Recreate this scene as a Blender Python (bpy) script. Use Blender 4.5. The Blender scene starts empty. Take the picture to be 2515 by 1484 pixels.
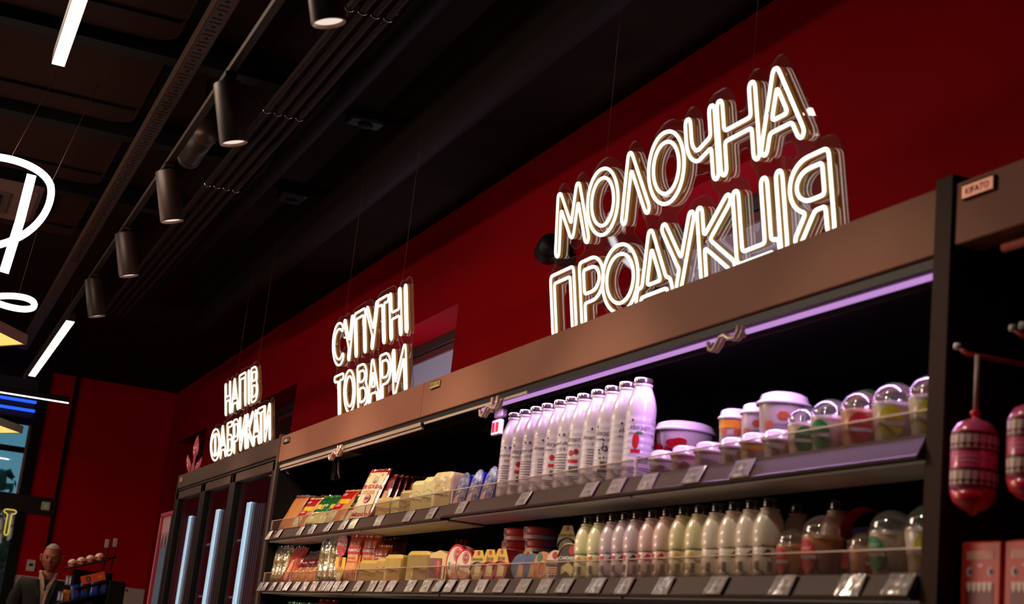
import bpy, bmesh, math, random
import numpy as np
from mathutils import Vector, Matrix
random.seed(7)
PI = math.pi
S = bpy.context.scene
COL = S.collection

# ---------------------------------------------------------------- camera
cam_d = bpy.data.cameras.new('camera')
cam_d.sensor_width = 36.0
cam_d.lens = 3600.0 / 2515.0 * 36.0
cam_d.clip_start = 0.05
cam_d.clip_end = 200
cam_o = bpy.data.objects.new('camera', cam_d)
COL.objects.link(cam_o)
cam_o.matrix_world = Matrix(((0.38832184, 0.17613304, 0.90453485, 0.0),
                             (0.91529929, -0.1876131, -0.35641063, -1.6082),
                             (0.1069269, 0.96632214, -0.23406871, 1.25),
                             (0, 0, 0, 1)))
cam_d.dof.use_dof = True
cam_d.dof.focus_distance = 6.3
cam_d.dof.aperture_fstop = 5.4
S.camera = cam_o
# ---------------------------------------------------------------- colour management, world
S.view_settings.view_transform = 'Standard'
S.view_settings.look = 'None'
S.view_settings.exposure = 0.0
S.view_settings.gamma = 1.0
S.view_settings.use_curve_mapping = False
S.cycles.max_bounces = 6
S.cycles.diffuse_bounces = 2
S.cycles.glossy_bounces = 3
S.cycles.transmission_bounces = 6
S.cycles.transparent_max_bounces = 24
S.cycles.caustics_reflective = False
S.cycles.caustics_refractive = False
S.cycles.sample_clamp_indirect = 3.0
S.cycles.use_denoising = True
W = bpy.data.worlds.new('world')
S.world = W
W.use_nodes = True
nt = W.node_tree
bg = nt.nodes['Background']
tc = nt.nodes.new('ShaderNodeTexCoord')
sep = nt.nodes.new('ShaderNodeSeparateXYZ')
rp = nt.nodes.new('ShaderNodeValToRGB')
nz = nt.nodes.new('ShaderNodeTexNoise')
nz.inputs['Scale'].default_value = 3.0
mx = nt.nodes.new('ShaderNodeMath')
mx.operation = 'MULTIPLY_ADD'
mx.inputs[1].default_value = 0.10
nt.links.new(tc.outputs['Generated'], sep.inputs[0])
nt.links.new(tc.outputs['Generated'], nz.inputs['Vector'])
nt.links.new(nz.outputs[0], mx.inputs[0])
nt.links.new(sep.outputs['Z'], mx.inputs[2])
nt.links.new(mx.outputs[0], rp.inputs[0])
rp.color_ramp.elements[0].position = 0.05
rp.color_ramp.elements[0].color = (0.25, 0.40, 0.48, 1)
rp.color_ramp.elements[1].position = 0.20
rp.color_ramp.elements[1].color = (0.10, 0.33, 0.44, 1)
nt.links.new(rp.outputs[0], bg.inputs['Color'])
bg.inputs['Strength'].default_value = 0.9


def light(name, kind, loc, energy, color, to=None, size=None, size_y=None, spot=None, blend=1.0, soft=0.05):
    d = bpy.data.lights.new(name, kind)
    d.energy = energy
    d.color = color
    if kind == 'AREA':
        d.shape = 'RECTANGLE'
        d.size = size
        d.size_y = size_y
    else:
        d.shadow_soft_size = soft
    if kind == 'SPOT':
        d.spot_size = math.radians(spot)
        d.spot_blend = blend
    o = bpy.data.objects.new(name, d)
    COL.objects.link(o)
    o.location = loc
    if to is not None:
        v = Vector(to) - Vector(loc)
        o.rotation_euler = v.to_track_quat('-Z', 'Y').to_euler()
    return o


WARM = (1.0, 0.72, 0.53)
# rows of linear ceiling lamps over the aisle (their light)
light('aisle_lamp_light', 'AREA', (-5.35, -2.4, 3.35), 110, WARM, to=(-5.5, -2.0, 1.0), size=1.5, size_y=0.8)
light('aisle_lamp_light', 'AREA', (-10.78, -0.84, 2.992), 5, WARM, to=(-10.78, -0.84, 0), size=2.6, size_y=0.05)
light('aisle_lamp_light', 'AREA', (-3.74, -1.4, 2.992), 2, WARM, to=(-3.74, -1.4, 0), size=2.2, size_y=0.04)
light('far_lamp_light', 'AREA', (-13.38, -1.5, 2.992), 26, WARM, to=(-13.38, -1.5, 0), size=0.04, size_y=2.1)
light('aisle_lamp_light', 'AREA', (-10.5, -6.5, 3.2), 75, WARM, to=(-9.5, 0.0, 1.9), size=5.0, size_y=0.3)
light('aisle_fill_light', 'AREA', (-8.2, -5.6, 1.2), 85, WARM, to=(-7.0, 0, 1.5), size=4.0, size_y=0.8)  # added soft fill from across the aisle, for the product fronts
# strip lamp inside the chilled cabinet, right part
light('cabinet_tube_light', 'AREA', (-3.2, 0.049, 2.009), 12.0, (0.80, 0.45, 1.0), to=(-3.2, 0.10, 1.0), size=2.25, size_y=0.012)
# ---------------------------------------------------------------- materials


def lin(c):
    def f(v):
        v /= 255.0
        return v / 12.92 if v <= 0.04045 else ((v + 0.055) / 1.055) ** 2.4
    return (f(c[0]), f(c[1]), f(c[2]), 1.0)


MATS = {}


def mat(name, c, rough=0.5, metal=0.0, noise=0.0, nscale=20.0, bump=0.0, emit=None, es=0.0, spec=0.5, coat=0.0, c2=None, sss=0.0):
    """c is an sRGB 0-255 triple of the thing's own colour."""
    if name in MATS:
        return MATS[name]
    m = bpy.data.materials.new(name)
    m.use_nodes = True
    n = m.node_tree
    b = n.nodes['Principled BSDF']
    b.inputs['Base Color'].default_value = lin(c)
    b.inputs['Roughness'].default_value = rough
    b.inputs['Metallic'].default_value = metal
    b.inputs['Specular IOR Level'].default_value = spec
    b.inputs['Coat Weight'].default_value = coat
    if sss:
        b.inputs['Subsurface Weight'].default_value = sss
        b.inputs['Subsurface Radius'].default_value = (0.02, 0.02, 0.02)
    if emit:
        b.inputs['Emission Color'].default_value = lin(emit)
        b.inputs['Emission Strength'].default_value = es
    if noise or bump or c2:
        t = n.nodes.new('ShaderNodeTexCoord')
        z = n.nodes.new('ShaderNodeTexNoise')
        z.inputs['Scale'].default_value = nscale
        z.inputs['Detail'].default_value = 4
        n.links.new(t.outputs['Object'], z.inputs['Vector'])
        if noise or c2:
            r = n.nodes.new('ShaderNodeValToRGB')
            a = lin(c)
            if c2:
                e = lin(c2)
            else:
                e = tuple(min(1, v * (1 + noise)) for v in a[:3]) + (1,)
                a = tuple(v * (1 - noise) for v in a[:3]) + (1,)
            r.color_ramp.elements[0].color = a
            r.color_ramp.elements[1].color = e
            r.color_ramp.elements[0].position = 0.35
            r.color_ramp.elements[1].position = 0.65
            n.links.new(z.outputs[0], r.inputs[0])
            n.links.new(r.outputs[0], b.inputs['Base Color'])
        if bump:
            u = n.nodes.new('ShaderNodeBump')
            u.inputs['Strength'].default_value = bump
            u.inputs['Distance'].default_value = 0.004
            n.links.new(z.outputs[0], u.inputs['Height'])
            n.links.new(u.outputs[0], b.inputs['Normal'])
    MATS[name] = m
    return m


def emis(name, c, s):
    if name in MATS:
        return MATS[name]
    m = bpy.data.materials.new(name)
    m.use_nodes = True
    n = m.node_tree
    n.nodes.remove(n.nodes['Principled BSDF'])
    e = n.nodes.new('ShaderNodeEmission')
    e.inputs[0].default_value = lin(c)
    e.inputs[1].default_value = s
    n.links.new(e.outputs[0], n.nodes['Material Output'].inputs[0])
    MATS[name] = m
    return m


def clear(name, tint=(255, 255, 255), haze=0.05, gloss=0.12, rough=0.03, hc=(255, 255, 255), bump=0.0, nscale=40, fres=True, fk=0.6):
    """thin clear plastic or glass: mostly see-through, a little diffuse haze, glossy by fresnel"""
    if name in MATS:
        return MATS[name]
    m = bpy.data.materials.new(name)
    m.use_nodes = True
    n = m.node_tree
    n.nodes.remove(n.nodes['Principled BSDF'])
    tr = n.nodes.new('ShaderNodeBsdfTransparent')
    tr.inputs[0].default_value = lin(tint)
    df = n.nodes.new('ShaderNodeBsdfDiffuse')
    df.inputs[0].default_value = lin(hc)
    gl = n.nodes.new('ShaderNodeBsdfGlossy')
    gl.inputs['Roughness'].default_value = rough
    a = n.nodes.new('ShaderNodeMixShader')
    a.inputs[0].default_value = haze
    n.links.new(tr.outputs[0], a.inputs[1])
    n.links.new(df.outputs[0], a.inputs[2])
    b = n.nodes.new('ShaderNodeMixShader')
    n.links.new(a.outputs[0], b.inputs[1])
    n.links.new(gl.outputs[0], b.inputs[2])
    if fres:
        lw = n.nodes.new('ShaderNodeFresnel')
        lw.inputs[0].default_value = 1.45
        mm = n.nodes.new('ShaderNodeMath')
        mm.operation = 'MULTIPLY_ADD'
        mm.inputs[1].default_value = fk
        mm.inputs[2].default_value = gloss
        mm.use_clamp = True
        n.links.new(lw.outputs[0], mm.inputs[0])
        n.links.new(mm.outputs[0], b.inputs[0])
        if bump:
            z = n.nodes.new('ShaderNodeTexNoise')
            z.inputs['Scale'].default_value = nscale
            t = n.nodes.new('ShaderNodeTexCoord')
            n.links.new(t.outputs['Object'], z.inputs['Vector'])
            u = n.nodes.new('ShaderNodeBump')
            u.inputs['Strength'].default_value = bump
            u.inputs['Distance'].default_value = 0.006
            n.links.new(z.outputs[0], u.inputs['Height'])
            n.links.new(u.outputs[0], gl.inputs['Normal'])
            n.links.new(u.outputs[0], lw.inputs['Normal'])
    else:
        b.inputs[0].default_value = gloss
    n.links.new(b.outputs[0], n.nodes['Material Output'].inputs[0])
    MATS[name] = m
    return m


RED = mat('red_paint', (134, 0, 10), 0.8, noise=0.04, nscale=3, bump=0.05, spec=0.05)
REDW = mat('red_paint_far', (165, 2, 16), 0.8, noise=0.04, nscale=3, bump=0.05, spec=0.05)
CEIL = mat('black_ceiling_paint', (34, 19, 14), 0.9, noise=0.2, nscale=2, bump=0.1, spec=0.05)
CEIL2 = mat('ceiling_board', (54, 32, 25), 0.85, noise=0.1, nscale=2, bump=0.1, spec=0.05)
BLK = mat('black_metal', (20, 14, 12), 0.5, spec=0.2)
BLKM = mat('matt_black', (14, 11, 10), 0.8, spec=0.2)
INT = mat('cabinet_interior', (12, 9, 8), 0.7, spec=0.2)
SPOTM = mat('spot_housing_paint', (38, 23, 17), 0.45, spec=0.3)
FASC = mat('fascia_powder_coat', (140, 92, 72), 0.6, noise=0.03, nscale=6, bump=0.02, spec=0.15)
FASD = mat('fridge_frame_coat', (80, 58, 50), 0.55, noise=0.03, nscale=6, spec=0.15)
RAIL = mat('price_rail', (66, 48, 42), 0.5, spec=0.2)
UNDER = mat('shelf_underside', (225, 220, 218), 0.5, spec=0.4)
ALU = mat('aluminium_profile', (205, 180, 165), 0.35, metal=0.6)
CHROME = mat('chrome', (220, 215, 210), 0.15, metal=1.0)
WHITE = mat('white_plastic', (236, 232, 230), 0.3)
HOOK = mat('clear_pink_hook', (225, 190, 175), 0.25, coat=0.5)
GREYP = mat('grey_plastic', (120, 110, 108), 0.5)
NEON = emis('neon_white', (255, 250, 232), 2.1)
NEONC = emis('neon_cold_white', (250, 250, 255), 3.2)
NBASE = mat('neon_silicone_base', (200, 160, 100), 0.4, emit=(215, 160, 80), es=0.16)  # weak emission paints the tubes' tan glow onto the base
LAMPW = emis('lamp_diffuser', (255, 250, 248), 2.2)
LAMPY = emis('lamp_diffuser_warm', (255, 225, 120), 1.0)
INK = mat('print_black', (30, 24, 28), 0.5)
INKR = mat('print_red', (190, 24, 34), 0.45)
INKG = mat('print_grey', (120, 110, 115), 0.5)
INKW = mat('print_white', (240, 232, 226), 0.45)
ACRY = clear('sign_acrylic', (250, 244, 244), haze=0.02, gloss=0.008, fk=0.16, rough=0.02, hc=(230, 150, 150))
ACRE = clear('acrylic_edge', (235, 215, 210), haze=0.25, gloss=0.02, fk=0.3, rough=0.4, hc=(255, 215, 205))
GUARD = clear('guard_acrylic', (252, 248, 246), haze=0.022, gloss=0.03, fk=0.35, rough=0.03, hc=(240, 215, 205))
GUARDE = clear('guard_edge', (250, 240, 235), haze=0.6, gloss=0.15, rough=0.15, hc=(255, 225, 210))
FILM = clear('clear_film', (250, 248, 245), haze=0.13, gloss=0.07, rough=0.08, hc=(235, 230, 228), bump=0.5, nscale=45)
WRAP = clear('cling_film', (252, 250, 248), haze=0.03, gloss=0.02, fk=0.5, rough=0.12, bump=0.25, nscale=25)
LID = clear('clear_lid', (250, 246, 248), haze=0.16, gloss=0.08, rough=0.06, hc=(230, 220, 235))
DOORG = clear('fridge_glass', (238, 245, 250), haze=0.01, gloss=0.05, rough=0.02, hc=(60, 110, 140))
WING = clear('window_glass', (225, 238, 242), haze=0.01, gloss=0.05, rough=0.02)

# ---------------------------------------------------------------- mesh helpers


class MB:
    def __init__(self):
        self.v = []
        self.f = []
        self.mi = []
        self.sm = []
        self.mats = []

    def m(self, mt):
        if mt not in self.mats:
            self.mats.append(mt)
        return self.mats.index(mt)

    def add(self, vs, fs, mt, smooth=False):
        o = len(self.v)
        self.v += [tuple(p) for p in vs]
        i = self.m(mt)
        for f in fs:
            self.f.append(tuple(o + k for k in f))
            self.mi.append(i)
            self.sm.append(smooth)
        return self

    def box(self, a, b, mt, M=None):
        x0, y0, z0 = a
        x1, y1, z1 = b
        vs = [(x0, y0, z0), (x1, y0, z0), (x1, y1, z0), (x0, y1, z0), (x0, y0, z1), (x1, y0, z1), (x1, y1, z1), (x0, y1, z1)]
        if M is not None:
            vs = [M @ Vector(p) for p in vs]
        return self.add(vs, [(0, 3, 2, 1), (4, 5, 6, 7), (0, 1, 5, 4), (1, 2, 6, 5), (2, 3, 7, 6), (3, 0, 4, 7)], mt)

    def bbox(self, a, b, mt, bev=0.002, M=None):
        """box with chamfered vertical and horizontal edges (built as 3 stacked rings)"""
        x0, y0, z0 = a
        x1, y1, z1 = b
        e = min(bev, (x1 - x0) / 2.1, (y1 - y0) / 2.1, (z1 - z0) / 2.1)
        rings = []
        for z, s in ((z0, e), (z0 + e, 0), (z1 - e, 0), (z1, e)):
            X0, X1, Y0, Y1 = x0 + s, x1 - s, y0 + s, y1 - s
            k = e
            rings.append([(X0 + k, Y0, z), (X1 - k, Y0, z), (X1, Y0 + k, z), (X1, Y1 - k, z), (X1 - k, Y1, z), (X0 + k, Y1, z), (X0, Y1 - k, z), (X0, Y0 + k, z)])
        vs = [p for r in rings for p in r]
        if M is not None:
            vs = [M @ Vector(p) for p in vs]
        fs = [tuple(range(7, -1, -1)), tuple(range(24, 32))]
        for r in range(3):
            for i in range(8):
                j = (i + 1) % 8
                fs.append((r * 8 + i, r * 8 + j, r * 8 + 8 + j, r * 8 + 8 + i))
        return self.add(vs, fs, mt)

    def lathe(self, prof, mt, n=24, c=(0, 0, 0), M=None, smooth=True, cap=True, sx=1, sy=1):
        vs = []
        for r, z in prof:
            for i in range(n):
                a = 2 * PI * i / n
                vs.append((c[0] + r * sx * math.cos(a), c[1] + r * sy * math.sin(a), c[2] + z))
        fs = []
        for k in range(len(prof) - 1):
            for i in range(n):
                j = (i + 1) % n
                fs.append((k * n + i, k * n + j, k * n + n + j, k * n + n + i))
        if cap:
            fs.append(tuple(range(n - 1, -1, -1)))
            fs.append(tuple(range((len(prof) - 1) * n, len(prof) * n)))
        if M is not None:
            vs = [M @ Vector(p) for p in vs]
        return self.add(vs, fs, mt, smooth)

    def tube(self, pts, r, mt, n=8, closed=False, smooth=True, rz=None):
        """round tube along a polyline; r may be a list"""
        P = [Vector(p) for p in pts]
        k = len(P)
        R = r if isinstance(r, (list, tuple)) else [r] * k
        vs = []
        up = None
        for i in range(k):
            if closed:
                t = P[(i + 1) % k] - P[i - 1]
            else:
                t = P[min(i + 1, k - 1)] - P[max(i - 1, 0)]
            t.normalize()
            if up is None:
                up = Vector((0, 0, 1)) if abs(t.z) < 0.9 else Vector((0, 1, 0))
            a = t.cross(up)
            if a.length < 1e-6:
                a = t.cross(Vector((1, 0, 0)))
            a.normalize()
            b = a.cross(t).normalized()
            up = b
            for j in range(n):
                th = 2 * PI * j / n
                vs.append(P[i] + R[i] * (a * math.cos(th) + b * math.sin(th)))
        fs = []
        for i in range(k if closed else k - 1):
            for j in range(n):
                q = (j + 1) % n
                i2 = (i + 1) % k
                fs.append((i * n + j, i2 * n + j, i2 * n + q, i * n + q))
        if not closed:
            fs.append(tuple(range(n)))
            fs.append(tuple(range(k * n - 1, (k - 1) * n - 1, -1)))
        return self.add(vs, fs, mt, smooth)

    def prism(self, poly, y0, y1, mt, M=None, mt_side=None):
        """polygon in x,z extruded from y0 to y1 (convex or simple)"""
        n = len(poly)
        vs = [(p[0], y0, p[1]) for p in poly] + [(p[0], y1, p[1]) for p in poly]
        if M is not None:
            vs = [M @ Vector(p) for p in vs]
        self.add(vs, [tuple(range(n)), tuple(range(2 * n - 1, n - 1, -1))], mt)
        self.add(vs, [(i, i + n, (i + 1) % n + n, (i + 1) % n) for i in range(n)], mt_side or mt)
        return self

    def mesh(self, me, mt, f=None, M=None):
        vs = [Vector(v.co) for v in me.vertices]
        if M is not None:
            vs = [M @ p for p in vs]
        if f is not None:
            vs = [Vector(f(p)) for p in vs]
        return self.add(vs, [tuple(p.vertices) for p in me.polygons], mt)

    def data(self, name):
        me = bpy.data.meshes.new(name)
        me.from_pydata(self.v, [], self.f)
        for mt in self.mats:
            me.materials.append(mt)
        me.polygons.foreach_set('material_index', self.mi)
        me.polygons.foreach_set('use_smooth', self.sm)
        me.update()
        bm = bmesh.new()
        bm.from_mesh(me)
        bmesh.ops.recalc_face_normals(bm, faces=bm.faces)
        bm.to_mesh(me)
        bm.free()
        return me

    def build(self, name, parent=None, loc=None):
        o = bpy.data.objects.new(name, self.data(name))
        COL.objects.link(o)
        if parent is not None:
            o.parent = parent
        if loc is not None:
            o.location = loc
        return o


def tag(o, label, cat, group=None):
    o['label'] = label
    o['category'] = cat
    if group:
        o['group'] = group
    return o


def struct(o):
    o['kind'] = 'structure'
    return o


def thing(name, label, cat, loc=(0, 0, 0), rz=0.0, group=None, rx=0.0):
    o = bpy.data.objects.new(name, None)
    COL.objects.link(o)
    o.location = loc
    o.rotation_euler = (rx, 0, rz)
    o.empty_display_size = 0.05
    return tag(o, label, cat, group)


def dup(root, loc, label, rz=None, rx=None, group=None, scale=None):
    r = root.copy()
    COL.objects.link(r)
    r.location = loc
    if rz is not None or rx is not None:
        r.rotation_euler = (rx or 0, 0, rz or 0)
    if scale is not None:
        r.scale = scale
    r['label'] = label
    if group:
        r['group'] = group
    for ch in list(root.children):
        c = ch.copy()
        COL.objects.link(c)
        c.parent = r
        for g in list(ch.children):
            d = g.copy()
            COL.objects.link(d)
            d.parent = c
    return r


_tc = {}


def text(s, size=1.0, ax='CENTER', ay='CENTER', bold=0.0, shear=0.0, w=None):
    """flat mesh of a text in its x,y plane; w = width to fit"""
    key = (s, size, ax, ay, bold, shear, w)
    if key in _tc:
        return _tc[key]
    c = bpy.data.curves.new('txt', 'FONT')
    c.body = s
    c.size = size
    c.align_x = ax
    c.align_y = ay
    c.offset = bold
    c.shear = shear
    c.resolution_u = 2
    o = bpy.data.objects.new('txt', c)
    COL.objects.link(o)
    dg = bpy.context.evaluated_depsgraph_get()
    dg.update()
    me = bpy.data.meshes.new_from_object(o.evaluated_get(dg))
    bpy.data.objects.remove(o)
    if w and len(me.vertices):
        xs = [v.co.x for v in me.vertices]
        k = w / (max(xs) - min(xs) + 1e-9)
        for v in me.vertices:
            v.co.x *= k
    _tc[key] = me
    return me


def flat(y=0.0, x0=0.0, z0=0.0):
    return lambda p: (x0 + p[0], y, z0 + p[1])


def cyl(r, z0=0.0, a0=0.0, taper=0.0):
    """wrap flat (x,y) on an upright cylinder whose front faces -y turned by a0"""
    def f(p):
        rr = r + taper * p[1]
        a = -PI / 2 + a0 + p[0] / r
        return (rr * math.cos(a), rr * math.sin(a), z0 + p[1])
    return f


def rectmesh(mb, f, u0, u1, v0, v1, mt, nu=6, nv=1):
    vs = [f((u0 + (u1 - u0) * i / nu, v0 + (v1 - v0) * j / nv)) for j in range(nv + 1) for i in range(nu + 1)]
    fs = [(j * (nu + 1) + i, j * (nu + 1) + i + 1, (j + 1) * (nu + 1) + i + 1, (j + 1) * (nu + 1) + i) for j in range(nv) for i in range(nu)]
    return mb.add(vs, fs, mt)


def disc(mb, f, u, v, ru, rv, mt, n=18, ring=0.0):
    if ring:
        vs = [f((u + ru * k * math.cos(2 * PI * i / n), v + rv * k * math.sin(2 * PI * i / n))) for k in (1, 1 - ring) for i in range(n)]
        fs = [(i, (i + 1) % n, n + (i + 1) % n, n + i) for i in range(n)]
    else:
        vs = [f((u, v))] + [f((u + ru * k * math.cos(2 * PI * i / n), v + rv * k * math.sin(2 * PI * i / n))) for k in (0.5, 1) for i in range(n)]
        fs = [(0, 1 + i, 1 + (i + 1) % n) for i in range(n)] + [(1 + i, 1 + n + i, 1 + n + (i + 1) % n, 1 + (i + 1) % n) for i in range(n)]
    return mb.add(vs, fs, mt)


def barcode(mb, f, u0, u1, v0, v1, n=14):
    rectmesh(mb, f, u0 - 0.002, u1 + 0.002, v0 - 0.002, v1 + 0.002, INKW, 3)
    rr = random.Random(3)
    x = u0
    g = lambda p: f(p)
    while x < u1 - 0.0008:
        w = rr.choice((0.0006, 0.0012, 0.0018))
        vs = [g((a, b)) for a, b in ((x, v0), (x + w, v0), (x + w, v1), (x, v1))]
        mb.add([Vector(p) + Vector((0, -0.0004, 0)) for p in vs], [(0, 1, 2, 3)], INK)
        x += w + rr.choice((0.0007, 0.0014))


def lines(mb, f, u0, u1, v0, n, dv, h, mt, seed=1, nu=6):
    rr = random.Random(seed)
    for k in range(n):
        v = v0 - k * dv
        rectmesh(mb, f, u0, u0 + (u1 - u0) * rr.uniform(0.6, 1.0), v, v + h, mt, nu)
# ================================================================ THE ROOM
XF, XR, YW, YN, ZC = -16.48, 3.0, 1.0, -8.0, 3.70


def shell(name, a, b, m):
    return struct(MB().box(a, b, m).build(name))


shell('floor', (XF - 0.2, YN, -0.1), (XR, 1.6, 0.0), mat('floor_tile', (90, 84, 80), 0.35, noise=0.05, nscale=4))
shell('ceiling', (XF - 0.2, YN, ZC), (XR, 1.6, ZC + 0.1), CEIL)
shell('wall_front', (XF - 0.2, YN - 0.1, 0), (XR, YN, ZC), mat('front_wall_paint', (40, 30, 28), 0.8))
shell('wall_right', (XR, YN, 0), (XR + 0.1, 1.6, ZC), mat('front_wall_paint', (40, 30, 28), 0.8))
# back wall with the row of recessed windows
wins = [(-5.6, -4.0), (-9.01, -7.41), (-12.48, -10.88), (-15.95, -14.33)]
b = MB()
b.box((XF, YW, 0), (XR, YW + 0.30, 2.3), RED)
b.box((XF, YW, 3.10), (XR, YW + 0.30, ZC), RED)
edges = [XR]
for x0, x1 in wins:
    edges += [x1, x0]
edges.append(XF)
for k in range(0, len(edges), 2):
    b.box((edges[k + 1], YW, 2.3), (edges[k], YW + 0.30, 3.10), RED)
struct(b.build('wall_back'))
FRAME = mat('window_frame_dark', (34, 22, 22), 0.5)
FRAMER = mat('window_frame_oxide', (86, 30, 34), 0.5)
PANE = mat('window_blind_pane', (150, 140, 150), 0.35, emit=(140, 160, 200), es=0.16)  # weak emission stands in for daylight behind the pane
for i, (x0, x1) in enumerate(wins):
    e = MB()
    y = YW + 0.22
    e.box((x0, y, 3.04), (x1, y + 0.06, 3.10), FRAME)
    e.box((x0, y, 2.30), (x1, y + 0.06, 2.34), FRAME)
    e.box((x0, y, 2.34), (x0 + 0.10, y + 0.06, 3.04), FRAME)
    e.box((x1 - 0.05, y, 2.34), (x1, y + 0.06, 3.04), FRAME)
    e.box((x0 + 0.10, y + 0.015, 2.99), (x1 - 0.05, y + 0.05, 3.03), FRAMER)
    e.box((x0 + 0.10, y + 0.015, 2.34), (x0 + 0.15, y + 0.05, 2.99), FRAMER)
    w = struct(e.build('window_%d' % (i + 1)))
    g = MB().box((x0 + 0.15, y + 0.03, 2.34), (x1 - 0.05, y + 0.036, 2.99), PANE if i < 2 else mat('window_dark_pane', (40, 30, 34), 0.3))
    g.build('pane', w)
# added up-lights low in the first two recesses, brightening their red soffits
light('soffit_uplight', 'AREA', (-8.2, 1.1, 2.32), 7, (0.75, 0.75, 1.0), to=(-8.2, 1.1, 3.1), size=1.4, size_y=0.1)
light('soffit_uplight', 'AREA', (-4.8, 1.1, 2.32), 7, (0.75, 0.75, 1.0), to=(-4.8, 1.1, 3.1), size=1.4, size_y=0.1)
# far wall (left in the picture): red panels, terrazzo dado, glazing towards the street
TERR = mat('terrazzo_base', (205, 190, 186), 0.45)
n = TERR.node_tree
vo = n.nodes.new('ShaderNodeTexVoronoi')
vo.inputs['Scale'].default_value = 11
vo.inputs['Randomness'].default_value = 1
r = n.nodes.new('ShaderNodeValToRGB')
r.color_ramp.elements[0].position = 0.14
r.color_ramp.elements[0].color = lin((70, 50, 48))
r.color_ramp.elements[1].position = 0.19
r.color_ramp.elements[1].color = lin((175, 160, 156))
t = n.nodes.new('ShaderNodeTexCoord')
n.links.new(t.outputs['Object'], vo.inputs['Vector'])
n.links.new(vo.outputs['Distance'], r.inputs[0])
n.links.new(r.outputs[0], n.nodes['Principled BSDF'].inputs['Base Color'])
b = MB()
b.box((XF - 0.12, -0.36, 1.53), (XF, 1.0, ZC), REDW)
b.box((XF - 0.12, -0.36, 0), (XF, 1.0, 1.53), TERR)
b.box((XF - 0.12, YN, 0), (XF, -1.15, ZC), REDW)
struct(b.build('wall_left'))
struct(MB().box((XF, -0.105, 0), (XF + 0.03, -0.065, ZC), BLKM).build('trim_1'))
# street glazing
b = MB()
f0 = XF - 0.06
b.box((f0, -0.47, 0), (XF + 0.03, -0.36, ZC), BLKM)
b.box((f0, -1.15, 3.60), (XF, -0.40, ZC), BLKM)
b.box((f0, -1.15, 3.40), (XF, -0.40, 3.46), BLKM)
b.box((f0, -1.15, 3.10), (XF + 0.02, -0.40, 3.17), BLKM)
b.box((f0, -1.15, 2.80), (XF, -0.40, 2.86), BLKM)
b.box((f0, -1.15, 2.18), (XF + 0.06, -0.08, 2.36), BLK)
b.box((f0, -1.15, 0), (XF, -0.40, 0.1), BLKM)
w = struct(b.build('window_5'))
MB().box((XF - 0.05, -1.15, 0.1), (XF - 0.044, -0.47, 3.10), WING).build('pane', w)
MB().box((XF - 0.05, -1.15, 3.17), (XF - 0.044, -0.47, 3.60), mat('tinted_transom', (50, 50, 62), 0.25)).build('transom_pane', w)
MB().box((XF + 0.005, -0.50, 2.36), (XF + 0.03, -0.475, 3.10), mat('jamb_alloy', (110, 80, 70), 0.4, metal=0.5)).build('jamb_strip', w)
for z, l in ((3.345, 'upper'), (3.25, 'lower')):  # tubes stand in for blue strips reflected in the glazing
    o = thing('blue_reflection_tube', 'blue glowing tube imitating a reflection under the street window transom, the %s one' % l, 'light tube', (XF + 0.06, -2.0, z), group='blue tubes at the street window')
    MB().tube([(0, 0.12, 0), (0, 1.53, 0)], 0.016, emis('reflection_blue', (40, 90, 255), 1.4), 8).build('diffuser', o)
    MB().box((-0.055, 0.12, -0.01), (-0.016, 1.53, 0.01), BLK).build('bracket', o)
o = thing('wall_switch', 'small white square switch box with green light on the dark transom bar', 'switch', (XF + 0.065, -0.185, 2.27))
MB().bbox((0, -0.045, -0.045), (0.03, 0.045, 0.045), mat('switch_plastic', (190, 180, 176), 0.4), 0.006).build('casing', o)
MB().box((0.03, -0.01, -0.012), (0.033, 0.01, 0.008), emis('green_led', (60, 190, 70), 0.35)).build('indicator', o)
o = thing('wall_socket', 'white double socket plate on the red wall behind the seated man', 'socket', (XF, -0.22, 1.64))
MB().bbox((0, -0.045, -0.06), (0.02, 0.045, 0.06), mat('switch_plastic', (190, 180, 176), 0.4), 0.005).build('plate', o)
MB().box((0.02, -0.02, -0.004), (0.024, 0.02, 0.02), BLKM).build('opening', o)
# street outside: ground, trees, a car roof line
struct(MB().box((-60, -30, -0.3), (XF - 0.13, 30, -0.1), mat('asphalt', (80, 95, 110), 0.8, noise=0.1)).build('street_ground'))
LEAF = mat('leaf_green', (58, 96, 70), 0.8, c2=(30, 60, 44), nscale=3)
TRK = mat('bark', (60, 46, 40), 0.9)


def tree(x, y, h, r, label, seed):
    rr = random.Random(seed)
    o = thing('tree', label, 'tree', (x, y, -0.1), group='trees outside the street window')
    MB().tube([(0, 0, 0), (0.1, 0.05, h * 0.4), (0, 0, h * 0.75)], [0.2, 0.14, 0.05], TRK, 8).build('trunk', o)
    b = MB()
    for k in range(60):
        a = rr.uniform(0, 2 * PI)
        q = r * rr.random() ** 0.5
        z = h * 0.3 + (h * 0.7) * rr.random()
        q *= (1.15 - 0.55 * (z / h))
        s = rr.uniform(0.25, 0.6) * r * 0.5
        c = Vector((q * math.cos(a), q * math.sin(a), z))
        for j in range(22):
            d = Vector((rr.gauss(0, 1), rr.gauss(0, 1), rr.gauss(0, 1))).normalized() * s * rr.random() ** 0.3
            e = Vector((rr.gauss(0, 1), rr.gauss(0, 1), rr.gauss(0, 1))).normalized() * 0.13
            g = d.cross(e).normalized() * 0.1
            b.add([c + d - e, c + d + g, c + d + e, c + d - g], [(0, 1, 2, 3)], LEAF)
    b.build('foliage', o)


tree(-34, 0.45, 3.9, 1.9, 'rounded green tree outside the window, right above the dark bar', 1)
tree(-38, -0.9, 4.7, 1.6, 'taller green tree outside the window, at the left picture edge', 2)
tree(-29, 0.2, 2.7, 1.7, 'low dark green bush outside, seen through the lower window pane', 3)

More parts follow.
